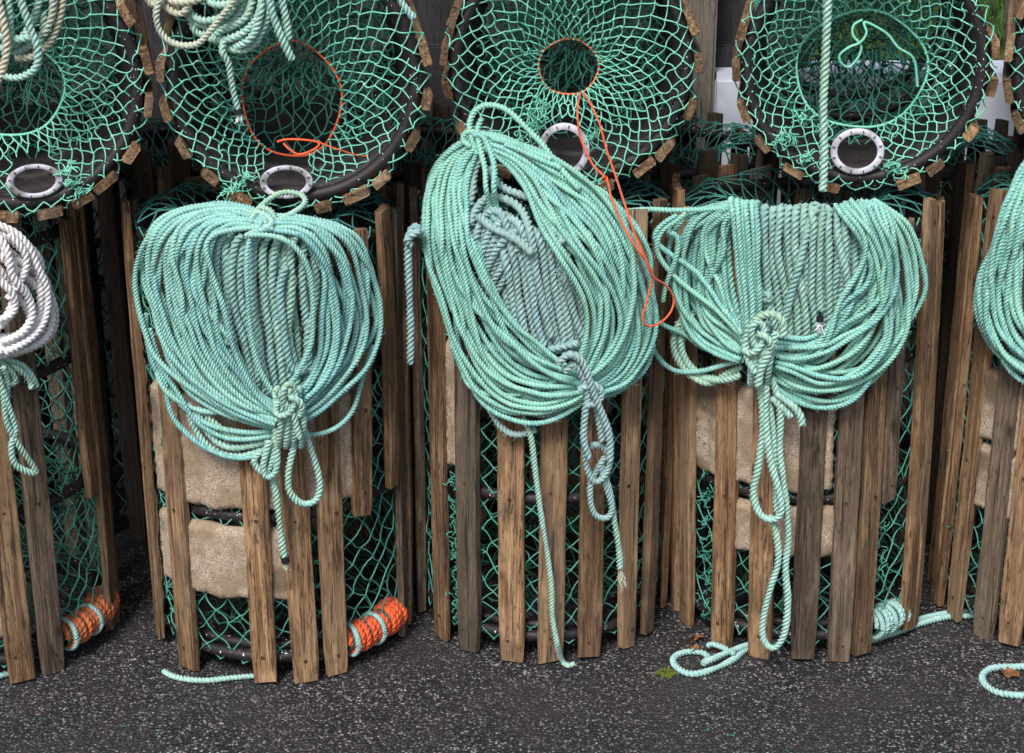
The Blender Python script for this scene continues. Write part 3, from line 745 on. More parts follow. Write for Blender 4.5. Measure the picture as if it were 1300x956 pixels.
# ---- coil on pot 2
S = Surf(C2, k=2.2, z0=.925)
A = [(338, 280), (296, 262), (240, 262), (196, 282), (174, 316), (173, 370), (184, 420), (202, 462), (238, 500), (290, 528), (350, 545)]
B = [(330, 286), (300, 286), (272, 298), (262, 330), (272, 375), (286, 420), (304, 468), (322, 500), (352, 518)]
up = [(p, RN) for p in sheaf(S, A, B, 12, .044, RN)]
up += [(p, RN) for p in sheaf(S, [(a+4, b_+3) for a, b_ in A], B, 9, .034, RN)]
up += [(p, RN) for p in sheaf(S, [(a+6, b_+4) for a, b_ in A], B, 6, .024, RN)]
A = [(345, 282), (385, 280), (430, 286), (462, 306), (476, 345), (482, 395), (481, 432), (462, 472), (432, 505), (405, 528), (372, 543)]
B = [(345, 290), (372, 292), (392, 308), (403, 340), (408, 385), (408, 420), (400, 455), (388, 485), (368, 510)]
up += [(p, RN) for p in sheaf(S, A, B, 9, .044, RN)]
up += [(p, RN) for p in sheaf(S, A, B, 7, .030, RN)]
for pts in ([(330, 288), (300, 292), (266, 300), (258, 318), (268, 350), (284, 400), (303, 462), (325, 505), (350, 525)],
            [(316, 301), (345, 300), (372, 312), (392, 345), (396, 380), (397, 423), (388, 456), (368, 490), (352, 505)],
            [(346, 292), (318, 296), (312, 340), (315, 400), (322, 450), (335, 490), (352, 508)],
            [(380, 296), (402, 318), (420, 360), (428, 410), (424, 460), (405, 495), (372, 520)],
            [(400, 292), (432, 330), (446, 380), (438, 440), (420, 480), (380, 522)]):
    up.append((S.path(pts, .060), RN))
# low slack loops
lo = [(S.path(p, .030), RN) for p in ([(184, 400), (186, 440), (198, 475), (222, 510), (262, 526), (310, 524), (348, 530)],
      [(196, 455), (210, 495), (216, 530), (238, 556), (275, 578), (310, 586), (335, 576), (352, 562)],
      [(186, 430), (200, 480), (232, 520), (270, 545), (320, 552), (352, 548)],
      [(475, 440), (460, 480), (452, 515), (436, 540), (410, 553), (380, 555)],
      [(190, 420), (204, 470), (228, 505), (250, 540), (290, 560), (345, 556)])]
mid = []
for i in range(12):
    x = 258+i*12.6+random.gauss(0, 1.5); xb = 286+i*10.2+random.gauss(0, 2)
    mid.append((S.path([(x+12, 300), (x+4, 294+random.uniform(0, 8)), (x, 312), (x+random.gauss(0, 3), 370), ((x+xb)/2+random.gauss(0, 4), 430), (xb, 482), (xb+random.uniform(-6, 6), 505)], .018+.006*(i % 2)), RO))
for i in range(9):
    x = 266+i*17; mid.append((S.path([(x, 305), (x+random.gauss(0, 4), 360), (x+10+random.gauss(0, 5), 430), (x+14, 500)], .008), RO))
mid.append((S.path([(362, 340), (352, 370), (358, 410), (362, 450), (372, 478), (392, 470)], .034), RO))
mid.append((S.path([(372, 505), (398, 482), (412, 474)], .034), RO))
mid.append((S.path([(253, 330), (262, 325), (262, 345), (258, 365), (272, 400), (290, 440)], .030), RO))
und = [(S.path(p, .020), RO*.9) for p in ([(236, 516), (246, 548), (262, 572), (300, 584), (335, 572)], [(250, 520), (262, 552), (292, 572), (330, 566), (352, 556)], [(262, 530), (285, 552), (318, 560), (350, 552)])]
parts = []
knot = [helixwrap(S, 348, 386, 528, 74, .046, .034, 4, RO*.84, 2), trefoil(S, 367, 512, 19, 24, .088, RO*.80),
        (S.path([(350, 494), (362, 512), (374, 532), (380, 556)], .090), RO*.84)]
parts.append(('hitch', 'rope_mid', knot))
tails = [(S.path([(350, 545), (346, 580), (340, 598), (332, 600), (322, 585), (332, 572)], .045), RO*.8),
         (S.path([(342, 560), (334, 590), (338, 606), (350, 598), (352, 570), (354, 550)], .052), RO*.86),
         (S.path([(378, 540), (372, 570), (366, 600), (368, 625), (384, 640), (402, 634), (406, 612), (398, 580), (388, 552), (382, 535)], .052), RO*.86)]
parts.append(('loose_loop', 'rope_mid', tails))
tl = S.path([(340, 560), (342, 590), (350, 625), (354, 655), (358, 690), (362, 712)], .035)
parts.append(('rope_tail', 'rope_mid', [(tl, RO*.86)]))
parts.append(('hanging_loop', 'rope_mid', [(S.path([(312, 300), (345, 284), (376, 268), (388, 256), (380, 246), (358, 245), (338, 256), (324, 270), (318, 274)], .045), RN*1.1),
      (S.path([(318, 282), (326, 270), (340, 274), (346, 284), (334, 292)], .062), RN*1.15), (S.path([(330, 262), (344, 268), (350, 280)], .052), RN*1.15)]))
t2, inv2 = build_coil('rope_coil', 'fine turquoise rope coil hung on the pot with the bright orange wrapped foot', 'rope coil', S, C2,
    [('outer_turns', 'rope_new', up), ('slack_turns', 'rope_new', lo), ('inner_turns', 'rope_old', mid), ('under_turns', 'rope_mid', und)], parts, CG)
whip(t2, inv2, S.path([(361, 706), (363, 714)], .035), RO*.95); fray(t2, inv2, S(363, 716, .035), (0, 0, -1), 20, .014, 'rope_cream', .3, .0009)
# orange flecks woven in the rope
# ---- coil on pot 3
random.seed(202)
S = Surf(C3, k=.62, z0=.88)
A = [(606, 178), (575, 186), (549, 212), (538, 250), (536, 300), (546, 350), (562, 392), (576, 440), (602, 490), (634, 520), (680, 532), (722, 520), (745, 505)]
B = [(606, 190), (600, 212), (596, 240), (599, 285), (612, 335), (632, 382), (656, 418), (690, 446), (716, 462), (738, 478)]
up = [(p, RN) for p in sheaf(S, A, B, 10, .054, RN)] + [(p, RN) for p in sheaf(S, A, B, 9, .042, RN)] + [(p, RN) for p in sheaf(S, A, B, 7, .030, RN)]
A = [(612, 172), (655, 184), (703, 208), (748, 236), (785, 265), (812, 300), (830, 345), (838, 395), (836, 430), (815, 468), (790, 494), (755, 502)]
B = [(616, 188), (646, 205), (672, 240), (692, 278), (716, 318), (738, 360), (750, 395), (752, 425), (742, 455), (738, 475)]
up += [(p, RN) for p in sheaf(S, A, B, 13, .054, RN)] + [(p, RN) for p in sheaf(S, A, B, 11, .042, RN)] + [(p, RN) for p in sheaf(S, A, B, 8, .030, RN)]
for pts in ([(618, 190), (650, 215), (672, 250), (690, 295), (715, 335), (738, 375), (746, 405), (742, 440), (734, 462)],
            [(640, 184), (690, 206), (712, 214)], [(625, 178), (680, 190), (735, 222), (775, 262), (800, 310), (806, 360), (800, 410), (782, 450), (750, 480)]):
    up.append((S.path(pts, .074), RN))
lo = [(S.path(p, .046), RN) for p in ([(574, 440), (590, 480), (606, 500), (640, 504), (680, 498), (712, 482)], [(590, 478), (612, 512), (645, 534), (690, 540), (725, 524), (745, 506)],
      [(600, 495), (632, 522), (668, 528), (706, 514)], [(830, 440), (822, 470), (800, 492), (765, 506), (735, 508)])]
mid = []
for i in range(9):
    g = random.gauss
    mid.append((S.path([(597+i*3, 312+i*9), (600+i*7, 280+i*6), (612+i*10, 262+i*5.5), (626+i*11, 262+i*6), (634+i*11, 285+i*8), (642+i*10.5+g(0, 2), 335+i*7), (652+i*10.2+g(0, 2), 390+i*6), (662+i*9.5, 432+i*3.5)], .030+.005*(i % 2)-.001*i), RO))
for i in range(7):
    x = 622+i*15; mid.append((S.path([(x, 290+i*5), (x+14+random.gauss(0, 3), 345), (x+24, 400), (x+36, 450)], .014), RO))
mid += [(S.path([(598, 288), (604, 262), (622, 250), (648, 254), (668, 274), (674, 312), (680, 350), (692, 400), (700, 430)], .040), RO),
        (S.path([(604, 275), (628, 292), (660, 304), (676, 322)], .046), RO), (S.path([(622, 214), (632, 236), (656, 248), (680, 254), (700, 276), (716, 306)], .044), RO),
        (S.path([(606, 200), (598, 218), (600, 240), (596, 262)], .05), RO), (S.path([(688, 446), (712, 440), (735, 436)], .03), RO),
        (S.path([(712, 345), (722, 380), (735, 420), (742, 450)], .03), RO)]
und = [(S.path(p, .024), RO*.9) for p in ([(618, 500), (630, 540), (655, 556), (680, 548)], [(650, 520), (690, 530), (720, 524), (742, 510)], [(610, 490), (628, 520), (650, 528)])]
knot = [(S.path(p, o), RO*.95) for p, o in (
    ([(708, 462), (722, 450), (738, 458), (748, 482), (756, 506), (768, 535), (774, 560), (774, 585)], .094),
    ([(716, 472), (728, 462), (738, 474), (746, 500), (742, 530), (741, 560), (748, 582)], .084),
    ([(735, 495), (752, 488), (764, 498), (758, 512), (744, 514)], .088), ([(752, 500), (760, 530), (764, 560)], .07))]
tails = [(S.path([(742, 560), (744, 590), (754, 612), (768, 604), (774, 586), (764, 566), (750, 566)], .060), RO*.86),
         (S.path([(772, 575), (760, 592), (750, 612), (750, 640), (758, 656), (772, 657), (777, 642), (768, 615), (762, 590)], .054), RO*.82)]
tl = S.path([(764, 590), (774, 625), (780, 662), (786, 700), (787, 722)], .050)
tl1 = S.path([(664, 530), (674, 556), (679, 595), (686, 648), (694, 697), (700, 746), (701, 783), (707, 817)], .022)
g1 = on_z(713, 838, .010); g2 = on_z(722, 845, .007); g3 = on_z(729, 843, .007)
tl1 = np.vstack([tl1, catmull(np.array([tl1[-1], g1, g2, g3]), 8)[1:]])
parts = [('hitch', 'rope_grey', knot), ('loose_loop', 'rope_grey', tails), ('rope_tail', 'rope_mid', [(tl, RO*.84)]), ('rope_tail', 'rope_mid', [(tl1, RN*1.12)]),
   ('hanging_loop', 'rope_green', [(S.path([(606, 196), (600, 176), (596, 158), (604, 140), (620, 133), (643, 139), (666, 160), (689, 184), (712, 214), (735, 240)], .060), RN*1.15),
       (S.path([(612, 150), (606, 165), (610, 190), (616, 215), (617, 240), (622, 262, -.04), (628, 280, -.05)], .074), RN*1.1), (S.path([(600, 172), (612, 172), (622, 190), (628, 215), (627, 240), (630, 262, -.045), (636, 280, -.055)], .080), RN*1.1),
       (S.path([(598, 186), (588, 178), (592, 168), (604, 168), (640, 178), (700, 202)], .066), RN*1.1)])]
t3, inv3 = build_coil('rope_coil', 'longest oval green rope coil hanging on the middle pot, looped up over the upper pot', 'rope coil', S, C3,
    [('outer_turns', 'rope_green', up), ('slack_turns', 'rope_green', lo), ('inner_turns', 'rope_grey', mid), ('under_turns', 'rope_grey', und)], parts, CG)
fray(t3, inv3, S(788, 726, .05), (.12, 0, -1), 24, .03, 'rope_cream', .22, .0008); fray(t3, inv3, S(716, 346, .06), (-.4, -.6, .2), 26, .022, 'rope_grey', .7, .0008)
# ---- coil on pot 4
random.seed(303)
S = Surf(C4, k=1.8, z0=.93)
A = [(935, 262), (890, 268), (862, 288), (848, 320), (850, 365), (860, 405), (886, 438), (940, 462)]
B = [(932, 266), (926, 275), (920, 300), (918, 335), (922, 372), (932, 402), (946, 430)]
up = [(p, RN) for p in sheaf(S, A, B, 10, .046, RN)] + [(p, RN) for p in sheaf(S, A, B, 9, .030, RN)]
up += [(S.path([(884+i*9, 268), (880+i*8.5, 300), (884+i*8.5, 350), (900+i*7, 400), (930+i*3, 440)], .016), RO) for i in range(6)]
for i in range(6): up.append((S.path([(932+i*6, 258), (930+i*6.2, 252), (932+i*6, 275), (937+i*5, 330), (944+i*4, 385), (946+i*3.4, 425)], .056+.003*(i % 2)), RN*1.12))
for pts in ([(862, 276), (836, 290), (830, 310), (856, 326), (890, 352), (917, 391), (944, 425)], [(870, 272), (836, 300), (834, 325), (852, 350), (880, 372), (915, 400), (945, 430)],
            [(855, 280), (842, 300), (862, 296), (858, 330), (846, 360), (842, 385)]):
    up.append((S.path(pts, .058), RN))
A = [(1110, 258), (1142, 274), (1161, 304), (1172, 352), (1173, 392), (1163, 433), (1141, 468), (1106, 500), (1060, 520), (1013, 512), (982, 490), (958, 462)]
B = [(1078, 262), (1092, 290), (1092, 344), (1080, 390), (1058, 418), (1028, 430), (1000, 426), (972, 428)]
up += [(p, RN) for p in sheaf(S, A, B, 11, .042, RN, jit=2.5, cross=1.0)] + [(p, RN) for p in sheaf(S, A, B, 9, .030, RN, jit=3, cross=1.0)]
A2 = [(1085, 258), (1110, 285), (1125, 340), (1120, 390), (1098, 430), (1062, 460), (1010, 470), (962, 450)]; B2 = [(1060, 262), (1078, 300), (1078, 350), (1062, 400), (1040, 440), (1010, 455), (975, 440)]
up += [(p, RN) for p in sheaf(S, A2, B2, 4, .052, RN, jit=3, cross=1.2)]
A3 = [(1130, 268), (1150, 320), (1140, 400), (1110, 460), (1050, 490), (990, 470)]; B3 = [(1100, 262), (1118, 320), (1098, 400), (1060, 440), (1010, 445), (975, 440)]
up += [(p, RN) for p in sheaf(S, A3, B3, 4, .056, RN, jit=3, cross=1.2)]
mid = []
for i in range(14):
    x = 962+i*10.3+random.gauss(0, 1); xb = 976+i*8.6+random.gauss(0, 5)
    mid.append((S.path([(x+3, 268), (x, 256+random.uniform(0, 5)), (x-2, 275), (x+random.gauss(0, 3), 330), ((x+xb)/2+random.gauss(0, 3), 380), (xb, 425), (xb, 440)], .020+.007*(i % 2)), RO))
for i in range(9):
    x = 968+i*16; mid.append((S.path([(x, 264), (x+random.gauss(0, 4), 330), (x+random.gauss(0, 5), 395), (x, 436)], .008), RO))
mid += [(S.path([(1034, 262), (1020, 320), (1006, 370), (996, 412)], .036), RO), (S.path([(1044, 268), (1042, 320), (1040, 370), (1041, 396)], .038), RO*.9),
        (S.path([(1062, 300), (1074, 345), (1076, 380), (1066, 410)], .036), RO), (S.path([(966, 375), (978, 371), (984, 380), (976, 388), (966, 384), (968, 374)], .036), RO*.85)]
und = [(S.path(p, .020), RO*.95) for p in ([(900, 385, -.01), (872, 408), (862, 440), (872, 462), (892, 482), (915, 484), (938, 474)], [(884, 392, -.012), (862, 415, -.005), (856, 440), (868, 470), (896, 488), (922, 480), (942, 468)])]
sl = [(S.path(p, .034), RN) for p in ([(822, 425, -.03), (830, 448), (842, 464), (860, 475), (890, 474), (920, 466), (944, 460)], [(826, 400, -.03), (842, 416), (868, 424), (890, 442), (930, 456)])]
knot = [helixwrap(S, 950, 978, 448, 76, .050, .036, 3, RO*.95, 3), trefoil(S, 962, 432, 19, 24, .094, RO*.9),
        (S.path([(994, 428), (994, 410), (984, 399), (968, 400), (954, 412), (947, 430), (948, 452), (958, 474)], .090), RO*1.0), (S.path([(985, 422), (978, 445), (966, 468), (962, 490)], .092), RO)]
tails = [(S.path([(962, 470), (966, 500), (968, 540), (962, 595), (956, 625), (964, 652), (980, 660), (992, 650), (988, 622), (978, 585), (972, 540), (972, 490)], .064), RO*.95),
         (S.path([(980, 480), (990, 520), (990, 576), (997, 630), (1001, 682), (997, 720), (1000, 765), (995, 806), (982, 823), (969, 812), (969, 784), (978, 746), (988, 712), (984, 672), (976, 655)], .050), RO*.9),
         (S.path([(970, 480), (980, 540), (984, 600), (986, 650)], .045), RO*.9), (S.path([(985, 500), (1006, 515), (1016, 528), (1018, 540)], .055), RO*.95), (S.path([(980, 505), (996, 520), (1004, 530)], .05), RO*.95)]
parts = [('hitch', 'rope_mid', knot), ('loose_loop', 'rope_mid', tails),
         ('lead_rope', 'rope_green', [(S.path([(796, 268, .03), (822, 266, .02), (853, 267, .02), (885, 266, .03), (917, 264, .04)], .012), RN*1.05)])]
t4, inv4 = build_coil('rope_coil', 'widest green rope coil draped over the pot with the pale blue wrapped foot', 'rope coil', S, C4,
    [('outer_turns', 'rope_green', up), ('slack_turns', 'rope_green', sl), ('inner_turns', 'rope_old', mid), ('under_turns', 'rope_mid', und)], parts, CG)
whip(t4, inv4, S.path([(1041, 402), (1041, 408)], .05), .0070); fray(t4, inv4, S(1041, 411, .05), (0, 0, -1), 20, .014, 'rope_white', .25, .0009)
# ---- coil on pot 5 (right edge)
random.seed(404)
S = Surf(C5, k=1.0)
A = [(1345, 175), (1318, 195), (1295, 222), (1275, 262), (1256, 310), (1246, 352), (1244, 392), (1256, 430), (1282, 462), (1330, 485), (1370, 490)]
B = [(1345, 200), (1325, 225), (1310, 270), (1300, 320), (1296, 360), (1300, 400), (1320, 430), (1365, 450)]
up = [(p, RN*1.15) for p in sheaf(S, A, B, 8, .044, RN, jit=2)] + [(p, RN*1.15) for p in sheaf(S, A, B, 7, .028, RN, jit=2)]
A = [(1345, 175), (1380, 200), (1410, 260), (1432, 330), (1436, 400), (1420, 450), (1365, 490)]; B = [(1345, 200), (1365, 225), (1380, 290), (1388, 350), (1385, 400), (1365, 450)]
up += [(p, RN*1.15) for p in sheaf(S, A, B, 10, .040, RN, jit=2)]
mid = [(S.path([(1312+i*12, 250), (1314+i*11, 330), (1320+i*10, 420), (1326+i*9, 455)], .016), RO) for i in range(6)]
lo = [(S.path([(1276, 455), (1290, 478), (1310, 492), (1350, 500)], .03), RN*1.15)]
t5, inv5 = build_coil('rope_coil', 'green rope coil cut off by the right edge of the picture', 'rope coil', S, C5, [('outer_turns', 'rope_green', up+lo), ('inner_turns', 'rope_old', mid)], [], CG)
# ---- white coil on pot 1 (left edge)
random.seed(505)
S = Surf(C1, k=1.0); RW = .0080
A = [(-80, 270), (-20, 282), (25, 312), (55, 350), (64, 388), (56, 425), (20, 447), (-30, 470), (-90, 480)]
B = [(-80, 300), (-40, 310), (-5, 335), (12, 365), (14, 395), (2, 420), (-40, 440), (-90, 448)]
up = [(p, RW) for p in sheaf(S, A, B, 5, .044, RW, jit=6, cross=1.6)] + [(p, RW) for p in sheaf(S, A, B, 3, .026, RW, jit=6, cross=1.6)]
A = [(-80, 270), (-130, 300), (-160, 360), (-150, 430), (-90, 480)]; B = [(-80, 300), (-110, 330), (-120, 380), (-110, 420), (-90, 448)]
up += [(p, RW) for p in sheaf(S, A, B, 7, .040, RW)]
up += [(S.path(p, .062), RW) for p in ([(-20, 290), (8, 310), (12, 350), (32, 372), (40, 400), (28, 425), (0, 436)], [(-30, 320), (0, 362), (16, 372), (18, 400), (-6, 410)], [(10, 300), (34, 322), (30, 350), (10, 380)], [(-10, 286), (20, 300), (36, 322), (52, 352), (60, 392), (45, 425), (5, 448)])]
gr = [(S.path(p, .030), RO*.8) for p in ([(-4, 452), (14, 462), (34, 474), (42, 492)], [(2, 462), (10, 480), (6, 510), (16, 545)], [(36, 385), (48, 405), (44, 425), (20, 440)], [(-10, 455), (8, 468), (20, 486), (16, 496), (4, 484)], [(6, 465), (28, 472), (42, 488), (40, 494)])]
t1, inv1 = build_coil('rope_coil', 'white rope coil at the left edge with a green tail below it', 'rope coil', S, C1, [('outer_turns', 'rope_white', up), ('under_turns', 'rope_mid', gr)],
    [('rope_tail', 'rope_mid', [(S.path([(-5, 470), (4, 500), (8, 535), (20, 560), (34, 580), (46, 600), (32, 598), (18, 588), (14, 566), (20, 545), (12, 520), (4, 495)], .034), RO*.82)])], CG)

# ------------------------------------------------------------------ single ropes
def free_rope(name, label, cat, runs, mat, group=None, part='rope_length'):
    """runs: list of (pts3, r); first point is the origin; one mesh"""
    o0 = np.array(runs[0][0][0]); o = ropes(name, [(np.asarray(p)-o0, r) for p, r in runs], M[mat], None)
    o.location = o0; tag(o, label, cat, group); return o
S3s = Surf(C3, k=.62, z0=.88)
o0 = on_y(524, 290, .08)
free_rope('hanging_rope', 'short grey green rope hanging straight down in the gap left of the middle coil', 'rope',
    [(catmull([on_y(536, 300, .06), on_y(530, 288, .055), on_y(522, 292, .05), on_y(518, 310, .05), on_y(519, 360, .05), on_y(521, 410, .05), on_y(521, 462, .05)], 10), .0080),
     (catmull([on_y(534, 292, .045), on_y(524, 298, .04), on_y(516, 304, .04), on_y(522, 312, .045)], 8), .0078)], 'rope_grey')
# thick rope in front of pot D
P = catmull([on_y(1052, -60, .19), on_y(1050, 20, .19), on_y(1047, 90, .19), on_y(1045, 140, .185), on_y(1046, 190, .18), on_y(1045, 232, .175), on_y(1044, 243, .17)], 12)
free_rope('hanging_rope', 'thick pale green rope hanging down in front of the pot with grass behind it', 'rope', [(P, .0088, {'pitch': .040, 'seg': 12})][0:1] and [(P, .0090)], 'rope_mid')
# orange cord from the throat of pot C
yy = YC-.03
def oc(px, py, o=.088): return S3s(px, py, o)
P1 = [on_y(737, 118, YC+.05), on_y(733, 140, yy-.01), on_y(737, 175, yy-.02), on_y(752, 208, yy-.04), on_y(770, 228, yy-.07), oc(776, 250), oc(788, 280), oc(806, 312), oc(822, 335), oc(828, 350), oc(822, 380), oc(816, 402), oc(822, 414), oc(838, 410), oc(852, 395), oc(855, 378), oc(845, 362), oc(828, 350, .094), oc(818, 325, .094), oc(806, 298, .094), oc(794, 262, .094), on_y(782, 225, yy-.07), on_y(770, 190, yy-.04), on_y(762, 160, yy-.03), on_y(750, 132, yy-.01), on_y(741, 119, YC+.05)]
P1 = catmull(P1, 8); o0 = P1[0]
kk = np.array([on_y(768+3*cos(a), 227+3*sin(a), yy-.07-.004*sin(a*2)) for a in np.linspace(0, 9, 20)])
o = tubes('orange_cord', [(P1-o0, .0021), (kk-o0, .0019)], M['orange'], None, 7); o.location = o0
tag(o, 'long loop of thin orange cord trailing from the small throat ring over the green coil', 'cord')
# orange loops on pot B throat (inside low)
yb = YB-.005
pb = catmull([on_y(352, 180, yb), on_y(365, 177, yb-.005), on_y(390, 178, yb-.005), on_y(405, 182, yb), on_y(398, 190, yb-.008), on_y(380, 196, yb-.01), on_y(368, 190, yb-.008), on_y(360, 182, yb)], 8)
pb2 = catmull([on_y(398, 178, yb+.02), on_y(430, 190, yb+.03), on_y(465, 198, yb+.06), on_y(495, 182, yb+.05)], 8)
o = tubes('orange_cord', [(pb-pb[0], .0021), (pb2-pb[0], .0016)], M['orange'], None, 7); o.location = pb[0]
tag(o, 'slack orange cord tied below the wide throat ring, above the white vent', 'cord')
# green figure of eight cord in pot D
yd = YD+.02
pd = catmull([on_y(1095, 25, yd), on_y(1084, 32, yd), on_y(1083, 45, yd), on_y(1093, 58, yd), on_y(1090, 72, yd), on_y(1078, 85, yd), on_y(1068, 80, yd-.004), on_y(1066, 70, yd-.004), on_y(1078, 60, yd-.005), on_y(1092, 54, yd-.005), on_y(1100, 42, yd-.004), on_y(1098, 28, yd), on_y(1125, 42, yd), on_y(1140, 60, yd), on_y(1160, 75, yd), on_y(1165, 110, yd)], 8)
o = tubes('green_cord', [(pd-pd[0], .0026)], M['net_front'], None, 7); o.location = pd[0]
tag(o, 'thin green cord twisted in a figure of eight in the net', 'cord')

# ---- tangle on top of pot B
random.seed(77); yt = YB-.045
def Y(pts, y0=yt): return catmull([on_y(p[0], p[1], y0-(p[2] if len(p) > 2 else 0)) for p in pts], 10)
RT = .0078
cream = [(Y([(208, -30, .02), (202, 0, .03), (198, 18, .035), (202, 38, .035), (214, 52, .035), (232, 58, .035), (252, 55, .035), (268, 38, .035), (282, 20, .035), (297, 0, .03), (310, -30, .02)]), RT*.9),
         (Y([(182, -20), (192, 4), (204, 2, .01), (214, 12, .015), (228, 18, .02), (238, 10, .02), (246, -10)]), RT), (Y([(206, -10), (222, 2, .02), (250, 0, .02), (262, -12)]), RT)]
green = [(Y([(240, 15), (256, 26, .012), (276, 24, .015), (292, 16, .015), (302, -4), (305, -20)]), RT), (Y([(258, 42), (275, 52, .012), (300, 46, .02), (318, 34, .022), (330, 14, .022), (336, -20)]), RT),
         (Y([(242, 28), (250, 42), (268, 44), (286, 36, .01), (312, 22, .015), (322, -6)]), RT), (Y([(280, 56), (300, 64, .014), (318, 60, .02), (330, 46, .02), (340, 20, .02), (346, -20)]), RT),
         (Y([(232, 4), (240, 22), (252, 30), (270, 34), (290, 32, .008), (308, 8), (312, -20)]), RT), (Y([(262, 0), (276, 6, .01), (300, 2, .012), (318, -14)]), RT),
         (Y([(292, 62), (312, 54, .03), (324, 40, .03), (332, 10, .03), (330, -20)]), RT)]
tl = [(Y([(284, 52, .02), (282, 66, .03), (290, 80, .028), (294, 105, .026), (299, 128, .024), (303, 142, .022)]), RT*.9), (Y([(338, -30, .04), (342, 0, .045), (350, 30, .045), (362, 58, .04), (371, 76, .036)]), RT),
      (Y([(352, -30, .03), (358, 0, .032), (364, 30, .03), (366, 50, .03)]), RT*.95)]
org = np.array(on_y(270, 0, yt)); tb = thing('rope_tangle', 'tangled cream and green rope piled over the pot with the wide orange throat', 'rope', org)
ropes('cream_loops', [(p-org, r) for p, r in cream], M['rope_cream'], tb); ropes('green_loops', [(p-org, r) for p, r in green], M['rope_mid'], tb)
for p, r in tl: ropes('rope_tail', [(p-org, r)], M['rope_mid'], tb)
V, Q = tube_geo(Y([(302, 138, .022), (304, 145, .022)])-org, RT, 10); mesh('whipping', V, Q, M['thread'], tb, True)
fray(tb, org, on_y(304, 147, yt-.022), (0, 0, -1), 20, .013, 'rope_white', .3, .0009)
# tangle at A
ya = YA-.045
def Y2(pts): return catmull([on_y(p[0], p[1], ya-(p[2] if len(p) > 2 else 0)) for p in pts], 10)
org = np.array(on_y(40, 0, ya)); ta = thing('rope_tangle', 'loops of cream and green rope hanging at the top left corner', 'rope', org)
ropes('cream_loops', [(Y2(p)-org, .0080) for p in ([(-10, -30, .03), (2, 20, .04), (8, 50, .04), (6, 80, .04), (-6, 110, .04)], [(84, -30), (80, 0), (74, 30), (62, 56), (40, 72), (20, 74)], [(70, -20, .01), (66, 20, .01), (56, 45, .01)], [(-10, 60, .03), (-2, 90, .03), (-12, 130, .02)])], M['rope_cream'], ta)
ropes('green_loops', [(Y2(p)-org, .0078) for p in ([(20, -30, .045), (28, 5, .045), (38, 35, .045), (48, 62, .045), (46, 85, .045), (30, 97, .045), (10, 98, .04), (-10, 88, .03)], [(8, -30, .02), (12, 20, .02), (12, 50, .02)], [(58, -30, .01), (50, 0, .01), (40, 30, .01), (20, 55, .01), (-8, 64, .01)], [(55, 15), (55, 40), (48, 60)], [(40, 56), (20, 66), (0, 60)], [(-5, 45, .02), (18, 50, .02), (40, 46, .02)])], M['rope_mid'], ta)
# small end of rope at (540,20)
free_rope('rope_end', 'pale rope end with dark whipping between the two middle upper pots', 'rope', [(catmull([on_y(500, -30, .05), on_y(508, 0, .05), on_y(518, 14, .05), on_y(525, 24, .05)], 8), .007)], 'rope_blue')

# ------------------------------------------------------------------ ropes on the ground
def gp(pts, z=.008): return catmull([on_z(p[0], p[1], z+(p[2] if len(p) > 2 else 0)) for p in pts], 10)
free_rope('ground_rope', 'pale green rope looped on the asphalt left of the pot under the widest coil', 'rope',
    [(gp([(975, 822), (960, 820), (945, 826), (930, 838), (905, 850), (880, 856), (860, 848), (855, 836), (870, 828), (890, 828), (899, 834), (893, 842, .012), (902, 838, .014), (925, 828, .014), (955, 818, .004), (990, 815)]), .0072),
     (gp([(898, 820), (905, 818), (918, 822), (932, 830)], .02), .0065)], 'rope_blue')
free_rope('ground_rope', 'doubled pale green rope running across the asphalt to the right edge pot', 'rope',
    [(gp([(1085, 822), (1110, 812), (1140, 802), (1175, 790), (1205, 783), (1240, 781), (1262, 770)]), .0070), (gp([(1085, 812), (1110, 805), (1140, 796), (1175, 784), (1205, 778), (1245, 774)], .010), .0068)], 'rope_blue')
free_rope('ground_rope', 'green rope lying along the asphalt under the pot with the bright orange wrapped foot', 'rope', [(gp([(208, 852), (225, 860), (260, 864), (300, 860), (340, 857)]), .0065)], 'rope_mid')
free_rope('ground_rope', 'short piece of pale rope on the asphalt at the lower left corner', 'rope', [(gp([(-30, 868), (-5, 860), (10, 855), (30, 852)]), .0075)], 'rope_blue')
free_rope('ground_rope', 'rope loop round a dead leaf on the asphalt at the lower right corner', 'rope', [(gp([(1330, 842), (1290, 847), (1262, 848), (1248, 856), (1250, 868), (1270, 880), (1310, 884)]), .0075)], 'rope_blue')
def leaf(px, py, s, rot, label):
    c = on_z(px, py, .004); n = 14; V = []
    random.seed(int(px))
    for i in range(n):
        a = 2*pi*i/n; rr = s*(.55+.45*abs(cos(a*2.5)))*random.uniform(.85, 1.1)
        for f, zz in ((1, random.uniform(0.002, .016)), (.5, .006)):
            V.append([rr*f*cos(a+rot), rr*f*.75*sin(a+rot), zz])
    V.append([0, 0, .003]); Q = [[2*i, 2*((i+1) % n), 2*((i+1) % n)+1, 2*i+1] for i in range(n)]; T = [[2*i+1, 2*((i+1) % n)+1, 2*n] for i in range(n)]
    o = mesh('dead_leaf', np.array(V), [np.array(Q), np.array(T)], M['leaf'], None, True); o.location = c; tag(o, label, 'leaf')
leaf(1282, 858, .024, .3, 'brown curled dead leaf inside the rope loop at the lower right'); leaf(1272, 798, .020, 1.0, 'brown dead leaf at the foot of the right edge pot')
leaf(880, 828, .020, 2.0, 'dead leaf lying in the pale rope loop left of the pale wrapped pot'); leaf(886, 812, .016, .5, 'small dead leaf tucked against the slats above the pale rope loop')
